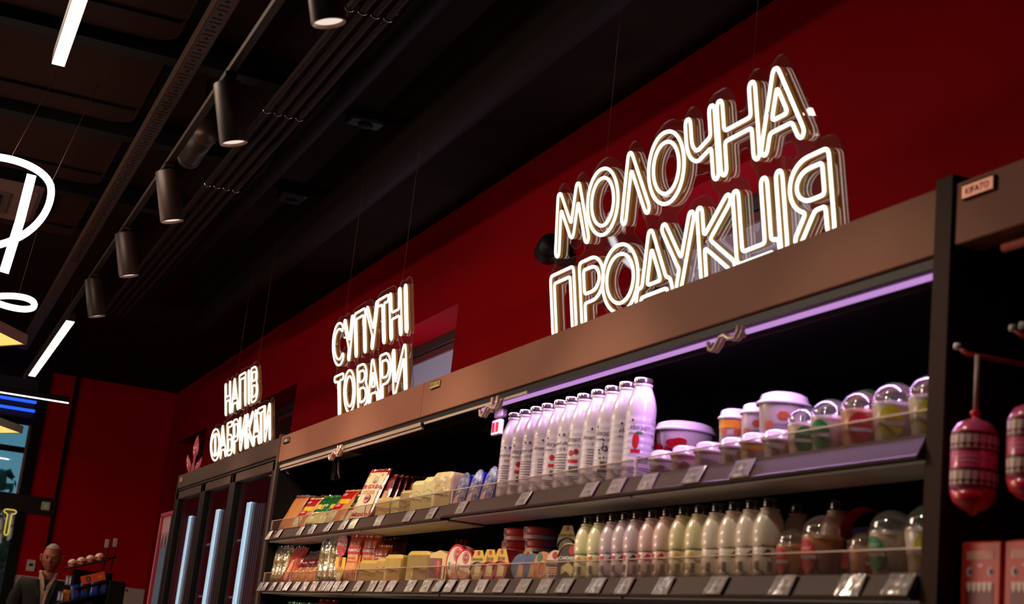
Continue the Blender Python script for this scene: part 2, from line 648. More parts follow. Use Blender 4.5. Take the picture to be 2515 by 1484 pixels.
# ceiling boards
for k, (x0, x1) in enumerate(((-6.05, -4.95), (-7.27, -6.20), (-8.50, -7.42), (-9.85, -8.75))):
    b = MB()
    R_ = 0.12
    poly = [(x1, -3.4), (x1, -0.9 - R_)]
    for i in range(6):
        a = PI / 2 * i / 5
        poly.append((x1 - R_ + R_ * math.cos(a), -0.9 - R_ + R_ * math.sin(a)))
    for i in range(6):
        a = PI / 2 + PI / 2 * i / 5
        poly.append((x0 + R_ + R_ * math.cos(a), -0.9 - R_ + R_ * math.sin(a)))
    poly += [(x0, -3.4)]
    n_ = len(poly)
    vs = [(p[0], p[1], 3.63) for p in poly] + [(p[0], p[1], 3.70) for p in poly]
    b.add(vs, [tuple(range(n_))] + [(i, (i + 1) % n_, n_ + (i + 1) % n_, n_ + i) for i in range(n_)], CEIL2)
    b.box((x0 + 0.27, -3.4, 3.615), (x0 + 0.285, -0.92, 3.63), BLKM)
    tag(b.build('ceiling_board'), 'dark brown ceiling board with rounded corners, the %s counted from the camera' % ('nearest', 'second', 'third', 'farthest')[k], 'ceiling board', 'ceiling boards')
for k, x in enumerate((-6.125, -7.345, -8.62)):
    tag(MB().box((x - 0.05, -3.4, 3.58), (x + 0.05, -0.35, 3.70), BLKM).build('ceiling_beam'), 'black cross beam between dark ceiling boards, the %s from the camera' % ('first', 'second', 'third')[k], 'beam', 'ceiling beams')
# cable tray
b = MB()
TR = mat('cable_tray_metal', (72, 48, 39), 0.5, metal=0.3)
b.box((-14, -0.875, 3.50), (-2.5, -0.805, 3.503), TR)
b.box((-14, -0.877, 3.50), (-2.5, -0.874, 3.56), TR)
b.box((-14, -0.806, 3.50), (-2.5, -0.803, 3.56), TR)
x = -2.6
k = 0
while x > -10:
    if k % 3 == 0:
        b.lathe([(0.010, 0), (0.010, 0.0014)], BLKM, 10, (x, -0.84, 3.4984))
    else:
        b.box((x - 0.004, -0.862, 3.4984), (x + 0.004, -0.82, 3.4999), BLKM)
    x -= 0.045
    k += 1
o = thing('cable_tray', 'long perforated metal cable tray running along the dark ceiling', 'cable tray')
b.build('channel', o)
for x in (-3.6, -5.9, -8.2, -10.5, -12.8):
    MB().tube([(x, -0.84, 3.56), (x, -0.84, 3.70)], 0.006, BLK, 6).build('hanger', o)
# pipes on the ceiling
PIPE = mat('pipe_black_paint', (32, 18, 13), 0.6, spec=0.1)
for k in range(4):
    y = -0.435 + 0.05 * k
    tag(MB().tube([(-11.5, y, 3.50), (XR, y, 3.50)], 0.016, PIPE, 10).build('ceiling_pipe'), 'thin dark ceiling pipe, %s of four side by side' % ('nearest the track lights', 'second from the track lights', 'third from the track lights', 'nearest the red wall')[k], 'pipe', 'thin ceiling pipes')
for k, x in enumerate((-3.7, -4.92, -6.2, -7.52)):
    o = thing('pipe_clamp', 'shiny clamp bar gripping four thin ceiling pipes, the %s from the camera' % ('nearest', 'second', 'third', 'farthest')[k], 'pipe clamp', (x, -0.36, 3.50), group='pipe clamps')
    MB().box((-0.012, -0.11, 0.018), (0.012, 0.11, 0.024), BLK).build('bar', o)
    for j in range(4):
        y = -0.075 + 0.05 * j
        MB().tube([(0, y + 0.019 * math.cos(a), 0.019 * math.sin(a)) for a in [PI * i / 8 - PI for i in range(9)]], 0.003, CHROME, 6).build('clip', o)
tag(MB().tube([(-11.5, 0.34, 3.585), (XR, 0.34, 3.585)], 0.10, mat('duct_black', (24, 13, 9), 0.7, spec=0.1), 20).build('air_duct'), 'fat round black air duct running beside the red wall', 'duct')
tag(MB().tube([(-11.5, -0.12, 3.62), (XR, -0.12, 3.62)], 0.05, mat('duct_black', (24, 13, 9), 0.7, spec=0.1), 16).build('drain_pipe'), 'medium dark pipe running between four thin pipes and fat duct', 'pipe')
o = thing('smoke_detector', 'small black box sensor under the dark ceiling, left of centre', 'sensor', (-7.9, 0.1, 3.65))
MB().bbox((-0.09, -0.07, -0.03), (0.09, 0.07, 0.05), BLK, 0.01).build('casing', o)
MB().lathe([(0.03, -0.045), (0.03, -0.03)], BLKM, 14).build('lens', o)
o = thing('smoke_detector', 'flat black sensor under the ceiling, nearer to the camera', 'sensor', (-6.5, 0.1, 3.65))
MB().bbox((-0.06, -0.09, 0.0), (0.06, 0.09, 0.05), BLK, 0.01).build('casing', o)
MB().lathe([(0.035, -0.012), (0.035, 0.0)], BLKM, 14).build('lens', o)
# black cylinder unit beyond the tray
o = thing('ceiling_speaker', 'brown black cylinder unit lying under ceiling behind the cable tray', 'speaker', (-6.55, -0.66, 3.38))
MB().tube([(-0.20, 0, 0), (0.20, 0, 0)], 0.055, SPOTM, 18).build('body', o)
for x in (-0.2, 0.2):
    MB().tube([(x - 0.012, 0, 0), (x + 0.012, 0, 0)], 0.06, mat('ring_steel', (60, 40, 32), 0.4, metal=0.3), 18).build('end_ring', o)
MB().tube([(0, 0, 0.05), (0, 0, 0.32)], 0.008, BLK, 8).build('hanger', o)
# air conditioner cassette
o = thing('air_conditioner', 'square ceiling air conditioner cassette behind the white script letter', 'air conditioner', (-9.0, -1.6, 3.60))
MB().bbox((-0.42, -0.42, -0.05), (0.42, 0.42, 0.1), mat('ac_panel', (120, 84, 76), 0.6), 0.03).build('panel', o)
MB().bbox((-0.25, -0.25, -0.06), (0.25, 0.25, -0.045), mat('ac_grille', (90, 62, 55), 0.6), 0.005).build('grille', o)
for k in range(8):
    MB().box((-0.2, -0.2 + k * 0.055, -0.066), (0.2, -0.185 + k * 0.055, -0.058), BLKM).build('slat', o)

# ================================================================ TRACK LIGHTS
tag(MB().box((-12.0, -0.912, 2.953), (XR, -0.888, 2.975), mat('track_black', (40, 25, 19), 0.4, spec=0.3)).build('track_rail'), 'thin black light track running beside the row of cylinder spots', 'light track')
sp = None
SL = ['nearest cylinder spotlight, only its lit lower end in the picture at the top', 'largest fully seen brown cylinder spotlight on the track, near the top',
      'second fully seen cylinder spotlight on the track, between the largest and two smaller ones', 'cylinder spotlight on the track, next to last towards the far wall',
      'smallest and farthest cylinder spotlight on the track']
th = math.radians(15)
for k in range(5):
    x = -3.38 - 1.10 * k
    if sp is None:
        o = thing('track_spotlight', SL[k], 'spotlight', (x, -0.9, 2.925), group='track spotlights')
        Mr = Matrix.Rotation(th, 4, 'X')
        b = MB()
        b.lathe([(0.043, -0.195), (0.045, -0.19), (0.045, 0.0), (0.043, 0.004)], SPOTM, 32, M=Mr, cap=False)
        b.lathe([(0.0, 0.0041), (0.043, 0.004)], SPOTM, 32, M=Mr, cap=False)
        b.lathe([(0.043, -0.195), (0.040, -0.196), (0.037, -0.180)], mat('spot_inner', (230, 190, 165), 0.3, metal=0.3), 32, M=Mr, cap=False)
        b.build('housing', o)
        MB().lathe([(0.0, -0.186), (0.0375, -0.186)], emis('spot_lens', (255, 235, 215), 0.9), 28, M=Mr, cap=False).build('lens', o)
        MB().tube([(0, 0.0, -0.005), (0, 0, 0.02)], 0.009, SPOTM, 8).build('stem', o)
        MB().box((-0.05, -0.018, 0.012), (0.05, 0.018, 0.0279), BLK).build('adapter', o)
        sp = o
    else:
        dup(sp, (x, -0.9, 2.925), SL[k])
for k in range(1, 7):
    x = -1.18 - 1.10 * k
    light('spot_beam', 'SPOT', (x, -0.86, 2.67), 16 if k == 1 else 31, (1.0, 0.87, 0.68), to=(x, -0.05, 1.5), spot=58, blend=0.7, soft=0.04)
# linear lamps


def linlamp(a, b_, label, w=0.04, zt=ZC):
    a = Vector(a)
    b_ = Vector(b_)
    d = (b_ - a).normalized()
    s = d.cross(Vector((0, 0, 1)))
    L = (b_ - a).length
    M = Matrix((d, s, Vector((0, 0, 1)))).transposed().to_4x4()
    o = thing('linear_lamp', label, 'lamp', a, group='linear ceiling lamps')
    MB().bbox((0, -w / 2, 0), (L, w / 2, 0.05), BLK, 0.003, M).build('housing', o)
    MB().box((0.003, -w / 2 + 0.002, -0.006), (L - 0.003, w / 2 - 0.002, 0.0), LAMPW, M).build('diffuser', o)
    for q in (0.08, 0.92):
        p = d * L * q
        MB().tube([p + Vector((0, 0, 0.05)), p + Vector((0, 0, zt - a.z))], 0.0015, BLK, 5).build('wire', o)


linlamp((-4.87, -1.40, 3.0), (-2.6, -1.40, 3.0), 'bright white linear lamp cut by the top picture edge', 0.045)
linlamp((-12.1, -0.84, 3.0), (-9.46, -0.84, 3.0), 'white linear lamp slanting in front of the far street window', 0.055, 3.499)
linlamp((-13.38, -2.6, 3.0), (-13.38, -0.41, 3.0), 'white linear lamp lying across the aisle by the far wall', 0.045)
for k, (x, y0, z, c, lb) in enumerate(((-8.2, -1.145, 2.595, mat('lamp_shade_brown', (150, 92, 78), 0.5), 'brown six sided pendant lamp with warm glowing underside, upper one'),
                                   (-11.8, -0.85, 2.505, mat('lamp_shade_grey', (120, 116, 110), 0.5), 'grey six sided pendant lamp before the window sky, lower one'))):
    R6 = 0.5
    o = thing('pendant_lamp', lb, 'lamp', (x, y0 - R6, z), group='six sided pendant lamps')
    hx = [(R6 * math.sin(PI * q / 3), R6 * math.cos(PI * q / 3)) for q in range(6)]
    MB().add([(0.98 * p[0], 0.98 * p[1], 0.004) for p in hx], [(0, 1, 2, 3, 4, 5)], LAMPY).build('diffuser', o)
    b = MB()
    vs = [(p[0] * s_, p[1] * s_, z_) for s_, z_ in ((0.98, 0.0), (1, 0.0), (1, 0.055), (0.98, 0.055)) for p in hx]
    b.add(vs, [(r_ * 6 + q, r_ * 6 + (q + 1) % 6, ((r_ + 1) % 4) * 6 + (q + 1) % 6, ((r_ + 1) % 4) * 6 + q) for r_ in range(4) for q in range(6)], c)
    b.add([(p[0], p[1], 0.056) for p in hx], [(0, 1, 2, 3, 4, 5)], c)
    b.build('shade', o)
    MB().tube([(0, 0, 0.056), (0, 0, ZC - z)], 0.004, BLK, 5).build('cord', o)
# script neon letter at the left picture edge (partly out of frame)
FX = -6.5


def ribbon(name, pts, w, mt, parent, th_=0.012):
    """flat glowing band in the y,z plane facing +x"""
    b = MB()
    k = len(pts)
    L, R2 = [], []
    for i in range(k):
        t = Vector(pts[min(i + 1, k - 1)]) - Vector(pts[max(i - 1, 0)])
        t.normalize()
        nn = Vector((-t.y, t.x))
        ww = w[i] if isinstance(w, list) else w
        L.append(Vector(pts[i]) + nn * ww / 2)
        R2.append(Vector(pts[i]) - nn * ww / 2)
    vs = []
    for xx in (0.0, -th_):
        vs += [(xx, p.x, p.y) for p in L] + [(xx, p.x, p.y) for p in R2]
    fs = []
    for i in range(k - 1):
        fs += [(i, i + 1, k + i + 1, k + i), (2 * k + i, 3 * k + i, 3 * k + i + 1, 2 * k + i + 1), (i, 2 * k + i, 2 * k + i + 1, i + 1), (k + i, k + i + 1, 3 * k + i + 1, 3 * k + i)]
    fs += [(0, k, 3 * k, 2 * k), (k - 1, 3 * k - 1, 4 * k - 1, 2 * k - 1)]
    b.add(vs, fs, mt)
    return b.build(name, parent)


def bez(P, n=14):
    out = []
    for s in range(0, len(P) - 1, 3):
        a, b_, c, d = [Vector(q) for q in P[s:s + 4]]
        for i in range(n + (s + 4 >= len(P))):
            t_ = i / n
            out.append(a * (1 - t_) ** 3 + b_ * 3 * t_ * (1 - t_) ** 2 + c * 3 * t_ * t_ * (1 - t_) + d * t_ ** 3)
    return out


o = thing('neon_letter', 'large white glowing script letter hanging at the left picture edge', 'neon sign', (FX, -1.3, 2.9))
ox, oz = -1.3, 2.9
cv = [(-1.75, 3.16), (-1.66, 3.14), (-1.58, 3.125), (-1.493, 3.108), (-1.42, 3.115), (-1.30, 3.10), (-1.265, 3.03), (-1.235, 2.95), (-1.275, 2.80), (-1.43, 2.724), (-1.5, 2.70), (-1.6, 2.69), (-1.7, 2.70)]
ribbon('band', [(p[0] - ox, p[1] - oz) for p in bez([Vector((q[0], q[1])) for q in cv])], 0.030, NEONC, o)
ribbon('stem', [(-1.351 - ox, 3.06 - oz), (-1.362 - ox, 2.85 - oz), (-1.386 - ox, 2.61 - oz)], 0.040, NEONC, o)
for p in ((-1.262, 3.05), (-1.45, 3.11)):
    MB().tube([(0, p[0] - ox, p[1] - oz), (-0.3, p[0] - ox + 0.15, ZC - oz)], 0.0015, mat('steel_wire', (110, 80, 66), 0.4, metal=0.5), 5).build('wire', o)
o = thing('neon_swirl', 'yellowish white glowing loop below the big script letter at the left edge', 'neon sign', (-8.5, -1.2, 2.86))
cv = [(-0.55, 0.10), (-0.40, 0.08), (-0.25, 0.02), (-0.12, -0.01), (-0.02, -0.03), (0.07, -0.02), (0.075, 0.01), (0.08, 0.05), (-0.0, 0.06), (-0.10, 0.035), (-0.22, 0.0), (-0.34, -0.03), (-0.5, -0.06)]
ribbon('band', bez([Vector((q[0], q[1])) for q in cv]), 0.034, NEON, o)
MB().tube([(0, -0.02, 0.05), (0, 0.05, ZC - 2.86)], 0.0015, MATS['steel_wire'], 5).build('wire', o)
# ================================================================ NEON SIGNS


def arc(cx, cy, rx, ry, a0, a1, n=18):
    return [(cx + rx * math.cos(math.radians(a0 + (a1 - a0) * i / n)), cy + ry * math.sin(math.radians(a0 + (a1 - a0) * i / n))) for i in range(n + 1)]


GL = {
    'М': [[(0, 0), (.17, 1), (.52, .22), (.80, 1), (1, 0)]],
    'О': [arc(.5, .5, .5, .5, 0, 360, 36)],
    'Л': [[(0, 0), (.42, 1), (1, 0)]],
    'Ч': [[(0, 1), (0, .72)] + arc(.36, .72, .36, .30, 180, 270, 10) + [(1, .55)], [(1, 1), (1, 0)]],
    'Н': [[(0, 0), (0, 1)], [(1, 0), (1, 1)], [(0, .5), (1, .5)]],
    'А': [[(0, 0), (.46, 1), (1, 0)], [(.16, .28), (.84, .28)]],
    'П': [[(0, 0), (0, 1), (1, 1), (1, 0)]],
    'Р': [[(0, 0), (0, 1), (.45, 1)] + arc(.5, .70, .5, .30, 90, -90, 12) + [(0, .40)]],
    'Д': [[(0, -.1), (.06, .12), (.94, .12), (1, -.1)], [(.2, .12), (.5, 1), (.84, .12)]],
    'У': [[(0, 1), (.48, .36)], [(1, 1), (.42, 0)]],
    'К': [[(0, 0), (0, 1)], [(1, 1), (.12, .52), (1, 0)]],
    'Ц': [[(0, 1), (0, .06), (.8, .06), (.8, 1)], [(.8, .06), (1, .06), (1, -.12)]],
    'І': [[(.5, 0), (.5, 1)]],
    'Я': [[(1, 0), (1, 1), (.55, 1)] + arc(.5, .70, .5, .30, 90, 270, 12) + [(1, .40)], [(.55, .40), (.05, 0)]],
    'С': [arc(.62, .5, .6, .5, 50, 310, 24)],
    'Т': [[(0, 1), (1, 1)], [(.5, 1), (.5, 0)]],
    'В': [[(0, 0), (0, 1), (.5, 1)] + arc(.5, .77, .42, .23, 90, -90, 8) + arc(.5, .27, .5, .27, 90, -90, 8) + [(0, 0)], [(0, .54), (.5, .54)]],
    'И': [[(0, 1), (0, 0), (1, 1), (1, 0)]],
    'Ф': [arc(.5, .5, .5, .5, 0, 360, 36), [(.5, 0), (.5, 1)]],
    'Б': [[(.9, 1), (0, 1), (0, 0), (.5, 0)] + arc(.5, .28, .5, .28, -90, 90, 10) + [(0, .56)]],
}


def contours(segs, d, step=0.0022, blur=2):
    """closed outlines at distance d around line segments (marching squares on a distance grid)"""
    A = np.array([s[0] for s in segs], float)
    B = np.array([s[1] for s in segs], float)
    mn = np.minimum(A.min(0), B.min(0)) - d - 4 * step
    mxx = np.maximum(A.max(0), B.max(0)) + d + 4 * step
    nx = int((mxx[0] - mn[0]) / step) + 1
    ny = int((mxx[1] - mn[1]) / step) + 1
    X, Y = np.meshgrid(mn[0] + step * np.arange(nx), mn[1] + step * np.arange(ny), indexing='ij')
    D = np.full(X.shape, 1e9)
    for a, b_ in zip(A, B):
        e = b_ - a
        L = e @ e + 1e-12
        t_ = np.clip(((X - a[0]) * e[0] + (Y - a[1]) * e[1]) / L, 0, 1)
        D = np.minimum(D, (X - a[0] - t_ * e[0]) ** 2 + (Y - a[1] - t_ * e[1]) ** 2)
    D = np.sqrt(D)
    for _ in range(blur):
        P = np.pad(D, 1, mode='edge')
        D = (P[:-2, 1:-1] + P[2:, 1:-1] + P[1:-1, :-2] + P[1:-1, 2:] + 2 * P[1:-1, 1:-1]) / 6
    F = D - d
    F[F == 0] = 1e-9
    nxt = {}
    ins = F < 0

    def ip(i, j, k, l):
        t_ = F[i, j] / (F[i, j] - F[k, l])
        return (mn[0] + step * (i + t_ * (k - i)), mn[1] + step * (j + t_ * (l - j)))
    pos = {}
    adj = {}

    def key(i, j, k, l):
        q = (i, j, k, l) if (i, j) < (k, l) else (k, l, i, j)
        if q not in pos:
            pos[q] = ip(*q)
        return q
    c4 = ins[:-1, :-1].astype(int) + ins[1:, :-1] + ins[:-1, 1:] + ins[1:, 1:]
    for i, j in zip(*np.nonzero((c4 > 0) & (c4 < 4))):
        i = int(i)
        j = int(j)
        cs = [(i, j), (i + 1, j), (i + 1, j + 1), (i, j + 1)]
        cr = []
        for q in range(4):
            p, r_ = cs[q], cs[(q + 1) % 4]
            if ins[p] != ins[r_]:
                cr.append(key(*p, *r_))
        prs = [(cr[0], cr[1])] if len(cr) == 2 else [(cr[0], cr[1]), (cr[2], cr[3])]
        for a, b_ in prs:
            adj.setdefault(a, []).append(b_)
            adj.setdefault(b_, []).append(a)
    seen = set()
    out = []
    for s in adj:
        if s in seen:
            continue
        loop = [s]
        seen.add(s)
        cur = s
        while True:
            n_ = [q for q in adj[cur] if q not in seen]
            if not n_:
                break
            cur = n_[0]
            seen.add(cur)
            loop.append(cur)
        if len(loop) > 8:
            out.append(np.array([pos[q] for q in loop]))
    return out


def resample(P, ds):
    Q = np.vstack([P, P[:1]])
    L = np.concatenate([[0], np.cumsum(np.linalg.norm(np.diff(Q, axis=0), axis=1))])
    n_ = max(12, int(L[-1] / ds))
    t_ = np.linspace(0, L[-1], n_, endpoint=False)
    R_ = np.stack([np.interp(t_, L, Q[:, 0]), np.interp(t_, L, Q[:, 1])], 1)
    for _ in range(2):
        R_ = (np.roll(R_, 1, 0) + 2 * R_ + np.roll(R_, -1, 0)) / 4
    return R_


SH = 0.0142
TILT = math.radians(9)


def panel_mesh(loops, th_, mt, mt_e, rim):
    c = bpy.data.curves.new('p', 'CURVE')
    c.dimensions = '2D'
    c.fill_mode = 'BOTH'
    c.extrude = th_ / 2
    for L in loops:
        s = c.splines.new('POLY')
        s.points.add(len(L) - 1)
        for k, p in enumerate(L):
            s.points[k].co = (p[0], p[1], 0, 1)
        s.use_cyclic_u = True
    o = bpy.data.objects.new('p', c)
    COL.objects.link(o)
    dg = bpy.context.evaluated_depsgraph_get()
    dg.update()
    me = bpy.data.meshes.new_from_object(o.evaluated_get(dg))
    bpy.data.objects.remove(o)
    b = MB()
    vs = [(v.co.x, v.co.z + rim, v.co.y) for v in me.vertices]
    b.v += vs
    ia, ie = b.m(mt), b.m(mt_e)
    for p in me.polygons:
        b.f.append(tuple(p.vertices))
        b.mi.append(ie if abs(p.normal.z) < 0.5 else ia)
        b.sm.append(False)
    return b


def sign(name, label, x0, letters, wires, ymount=0.25, z0=2.2):
    """letters: (char, left, right, bottom, top) in metres on the sign's own plane"""
    o = thing(name, label, 'neon sign', (x0, ymount, z0), rx=TILT, group='neon signs over the coolers')
    allseg = []
    for ch, l, r_, v0, v1 in letters:
        segs = []
        w_ = r_ - l - 2 * SH
        h_ = v1 - v0 - 2 * SH
        for st in GL[ch]:
            pts = [(l - x0 + SH + p[0] * w_, v0 + SH + p[1] * h_) for p in st]
            segs += list(zip(pts[:-1], pts[1:]))
        allseg += segs
        tube = MB()
        base = MB()
        for L in contours(segs, SH, 0.0018, 2):
            L = resample(L, 0.006)
            n_ = len(L)
            tube.tube([(p[0], -0.0125, p[1]) for p in L], 0.0052, NEON, 8, closed=True)
            T = np.roll(L, -1, 0) - np.roll(L, 1, 0)
            T /= np.linalg.norm(T, axis=1)[:, None] + 1e-9
            N = np.stack([-T[:, 1], T[:, 0]], 1) * 0.0046
            vs = []
            for s_, y in ((1, -0.0115), (1, -0.001), (-1, -0.001), (-1, -0.0115)):
                vs += [(p[0] + s_ * q[0], y, p[1] + s_ * q[1]) for p, q in zip(L, N)]
            fs = []
            for k in range(4):
                for i in range(n_):
                    j = (i + 1) % n_
                    k2 = (k + 1) % 4
                    fs.append((k * n_ + i, k * n_ + j, k2 * n_ + j, k2 * n_ + i))
            base.add(vs, fs, NBASE, True)
        t_ = tube.build('neon_letter', o)
        base.build('tube_base', t_)
    loops = [resample(L, 0.012) for L in contours(allseg, 0.050, 0.005, 1)]
    panel_mesh(loops, 0.005, ACRY, ACRE, 0.0025).build('acrylic_panel', o)
    # joins between power leads: small bright clips and clear stand-offs
    for u, v in [(l - x0 + 0.04, v1 - 0.1) for ch, l, r_, v0, v1 in letters[::2]]:
        MB().lathe([(0.004, 0), (0.004, 0.012)], CHROME, 10, M=Matrix.Translation((u, -0.001, v)) @ Matrix.Rotation(PI / 2, 4, 'X')).build('spacer', o)
    for u, v in wires:
        zt = (ZC - z0 - v * math.cos(TILT)) / math.cos(TILT)
        a = Vector((u - x0, 0.002, v))
        # hangs plumb from the ceiling: undo the tilt for the wire
        b_ = a + Matrix.Rotation(-TILT, 3, 'X') @ Vector((0, 0, ZC - z0 - v * math.cos(TILT)))
        MB().tube([a, b_], 0.0006, mat('steel_wire', (190, 150, 130), 0.4, metal=0.5), 5).build('wire', o)
    return o


A1, B1, A0, B0 = .320, .523, .066, .268
sign('neon_sign', 'large neon sign reading МОЛОЧНА ПРОДУКЦІЯ, nearest and biggest, over the open chiller', -3.45, [
    ('М', -4.215, -3.968, A1, B1), ('О', -3.966, -3.759, A1, B1), ('Л', -3.745, -3.572, A1, B1), ('О', -3.566, -3.362, A1, B1), ('Ч', -3.345, -3.190, A1, B1),
    ('Н', -3.178, -2.992, A1, B1), ('А', -2.985, -2.798, A1, B1),
    ('П', -4.262, -4.085, A0, B0), ('Р', -4.044, -3.880, A0, B0), ('О', -3.890, -3.660, A0, B0), ('Д', -3.685, -3.462, A0, B0), ('У', -3.508, -3.328, A0, B0), ('К', -3.312, -3.140, A0, B0),
    ('Ц', -3.130, -2.935, A0, B0), ('І', -2.945, -2.885, A0, B0), ('Я', -2.875, -2.708, A0, B0)], [(-3.85, .56), (-3.02, .555)])
A1, B1, A0, B0 = .314, .517, .070, .268
sign('neon_sign', 'middle neon sign reading СУПУТНІ ТОВАРИ, over the chiller in front of a wall window', -6.25, [
    ('С', -6.812, -6.630, A1, B1), ('У', -6.610, -6.460, A1, B1), ('П', -6.440, -6.275, A1, B1), ('У', -6.255, -6.085, A1, B1), ('Т', -6.090, -5.935, A1, B1), ('Н', -5.925, -5.770, A1, B1), ('І', -5.735, -5.680, A1, B1),
    ('Т', -6.790, -6.636, A0, B0), ('О', -6.632, -6.455, A0, B0), ('В', -6.412, -6.262, A0, B0), ('А', -6.255, -6.095, A0, B0), ('Р', -6.074, -5.925, A0, B0), ('И', -5.900, -5.725, A0, B0)],
    [(-6.64, .545), (-5.79, .55)])
A1, B1, A0, B0 = .345, .548, .086, .290
sign('neon_sign', 'farthest neon sign reading НАПІВ ФАБРИКАТИ, over the glass door fridge', -8.9, [
    ('Н', -9.275, -9.118, A1, B1), ('А', -9.085, -8.900, A1, B1), ('П', -8.865, -8.690, A1, B1), ('І', -8.640, -8.580, A1, B1), ('В', -8.545, -8.385, A1, B1),
    ('Ф', -9.739, -9.440, A0, B0), ('А', -9.440, -9.260, A0, B0), ('Б', -9.218, -9.065, A0, B0), ('Р', -9.035, -8.885, A0, B0), ('И', -8.860, -8.695, A0, B0), ('К', -8.665, -8.500, A0, B0), ('А', -8.510, -8.345, A0, B0), ('Т', -8.385, -8.225, A0, B0), ('И', -8.230, -8.085, A0, B0)],
    [(-9.0, .575), (-8.42, .575)])
# ================================================================ OPEN CHILLER
BAYS = [(-6.85, -6.36), (-6.36, -5.385), (-5.385, -4.44), (-4.44, -3.175), (-3.175, -2.06)]
ch = thing('open_chiller', 'long open brown and black wall chiller full of dairy under the large signs', 'fridge', (-4.45, 0, 0))


def P_(b, name, sub=None):
    o = b.build(name, sub or ch)
    if sub is None:
        o.location = (4.45, 0, 0)
    return o


P_(MB().bbox((-6.87, 0.0, 2.025), (-4.832, 0.06, 2.15), FASC, 0.002).bbox((-4.830, 0.0, 2.025), (-2.06, 0.06, 2.15), FASC, 0.002), 'fascia')
P_(MB().box((-6.87, 0.06, 2.13), (-2.06, 0.85, 2.15), BLKM), 'top')
P_(MB().box((-6.85, 0.06, 2.06), (-2.06, 0.84, 2.07), INT), 'canopy')
P_(MB().box((-6.87, 0.83, 0.1), (-2.06, 0.86, 2.14), INT), 'back_panel')
P_(MB().box((-6.87, 0.0, 0.0), (-2.06, 0.85, 0.35), BLK), 'base')
for x in (-6.905, -2.06):
    P_(MB().bbox((x, -0.004, 0.0), (x + 0.035 if x < -5 else -2.012, 0.86, 2.162 if x < -5 else 2.165), FASD if x < -5 else mat('end_panel_brown', (50, 29, 20), 0.6, spec=0.1), 0.002), 'end_panel')
P_(MB().bbox((-6.87, 0.004, 0.35), (-6.845, 0.86, 2.03), INT, 0.001), 'inner_side')
# rails under the fascia
b = MB()
b.box((-6.845, 0.008, 2.004), (-2.062, 0.016, 2.024), BLK)
b.box((-6.84, 0.004, 1.996), (-4.83, 0.010, 2.009), ALU)
b.box((-6.84, 0.010, 1.985), (-4.83, 0.018, 1.994), ALU)
b.box((-4.80, 0.006, 1.998), (-3.9, 0.012, 2.006), ALU)
P_(b, 'blind_rail')
P_(MB().box((-6.84, 0.14, 2.028), (-2.062, 0.145, 2.034), RAIL), 'air_slot_edge')
P_(MB().tube([(-4.32, 0.035, 2.001), (-2.064, 0.035, 2.001)], 0.006, emis('tube_violet', (222, 160, 240), 0.75), 12), 'strip_lamp')
P_(MB().box((-4.34, 0.026, 2.008), (-2.064, 0.044, 2.013), RAIL), 'lamp_holder')
P_(MB().box((-4.30, 0.0105, 2.009), (-2.064, 0.0165, 2.0145), mat('violet_gel_strip', (170, 110, 170), 0.4)), 'lamp_shade_strip')
P_(MB().lathe([(0.011, 0), (0.012, 0.004), (0.007, 0.006)], CHROME, 14, M=Matrix.Translation((-6.845, 0.05, 1.985)) @ Matrix.Rotation(PI / 2, 4, 'Y')), 'screw')
for ri, (zt, nm) in enumerate(((1.703, 'upper'), (1.462, 'lower'), (1.22, 'third'))):
    for k, (x0, x1) in enumerate(BAYS):
        z = zt
        dz = -0.006 if (ri == 0 and k < 3) else 0.0
        s = MB().box((x0 + 0.002, 0.006, z - 0.014 + dz), (x1 - 0.002, 0.62, z - 0.002), BLK)
        s.box((x0 + 0.004, 0.008, z - 0.050 + dz), (x1 - 0.01, 0.135, z - 0.046 + dz), UNDER)
        s.box((x0 + 0.004, 0.136, z - 0.046 + dz), (x1 - 0.01, 0.60, z - 0.03), INT)
        sh = P_(s, 'shelf')
        # price rail leaning forward at its foot
        r_ = MB()
        prof = [(0.004, 0.0), (0.0, -0.002), (-0.018, -0.040), (-0.022, -0.043), (-0.020, -0.048), (0.004, -0.046)]
        vs = [(x0 + 0.001, p[0], z + dz + p[1]) for p in prof] + [(x1 - 0.001, p[0], z + dz + p[1]) for p in prof]
        n_ = len(prof)
        r_.add(vs, [(i, (i + 1) % n_, (i + 1) % n_ + n_, i + n_) for i in range(n_)] + [tuple(range(n_)), tuple(range(2 * n_ - 1, n_ - 1, -1))], RAIL)
        P_(r_, 'price_rail', sh)
        if ri < 2:
            g = MB().box((x0 + 0.006, 0.006, z), (x1 - 0.006, 0.009, z + 0.042), GUARD)
            g.box((x0 + 0.006, 0.0055, z + 0.042), (x1 - 0.006, 0.0095, z + 0.0445), GUARDE)
            g.box((x0 + 0.006, 0.0055, z), (x0 + 0.013, 0.0095, z + 0.042), GUARDE)
            P_(g, 'front_guard', sh)
        for xb in (x0 + 0.006,):
            P_(MB().add([(xb, 0.6, z - 0.014), (xb, 0.6, z - 0.10), (xb, 0.12, z - 0.03), (xb, 0.12, z - 0.014), (xb + 0.003, 0.6, z - 0.014), (xb + 0.003, 0.6, z - 0.10), (xb + 0.003, 0.12, z - 0.03), (xb + 0.003, 0.12, z - 0.014)],
                        [(0, 1, 2, 3), (7, 6, 5, 4), (0, 4, 5, 1), (1, 5, 6, 2), (2, 6, 7, 3)], BLK), 'bracket', sh)
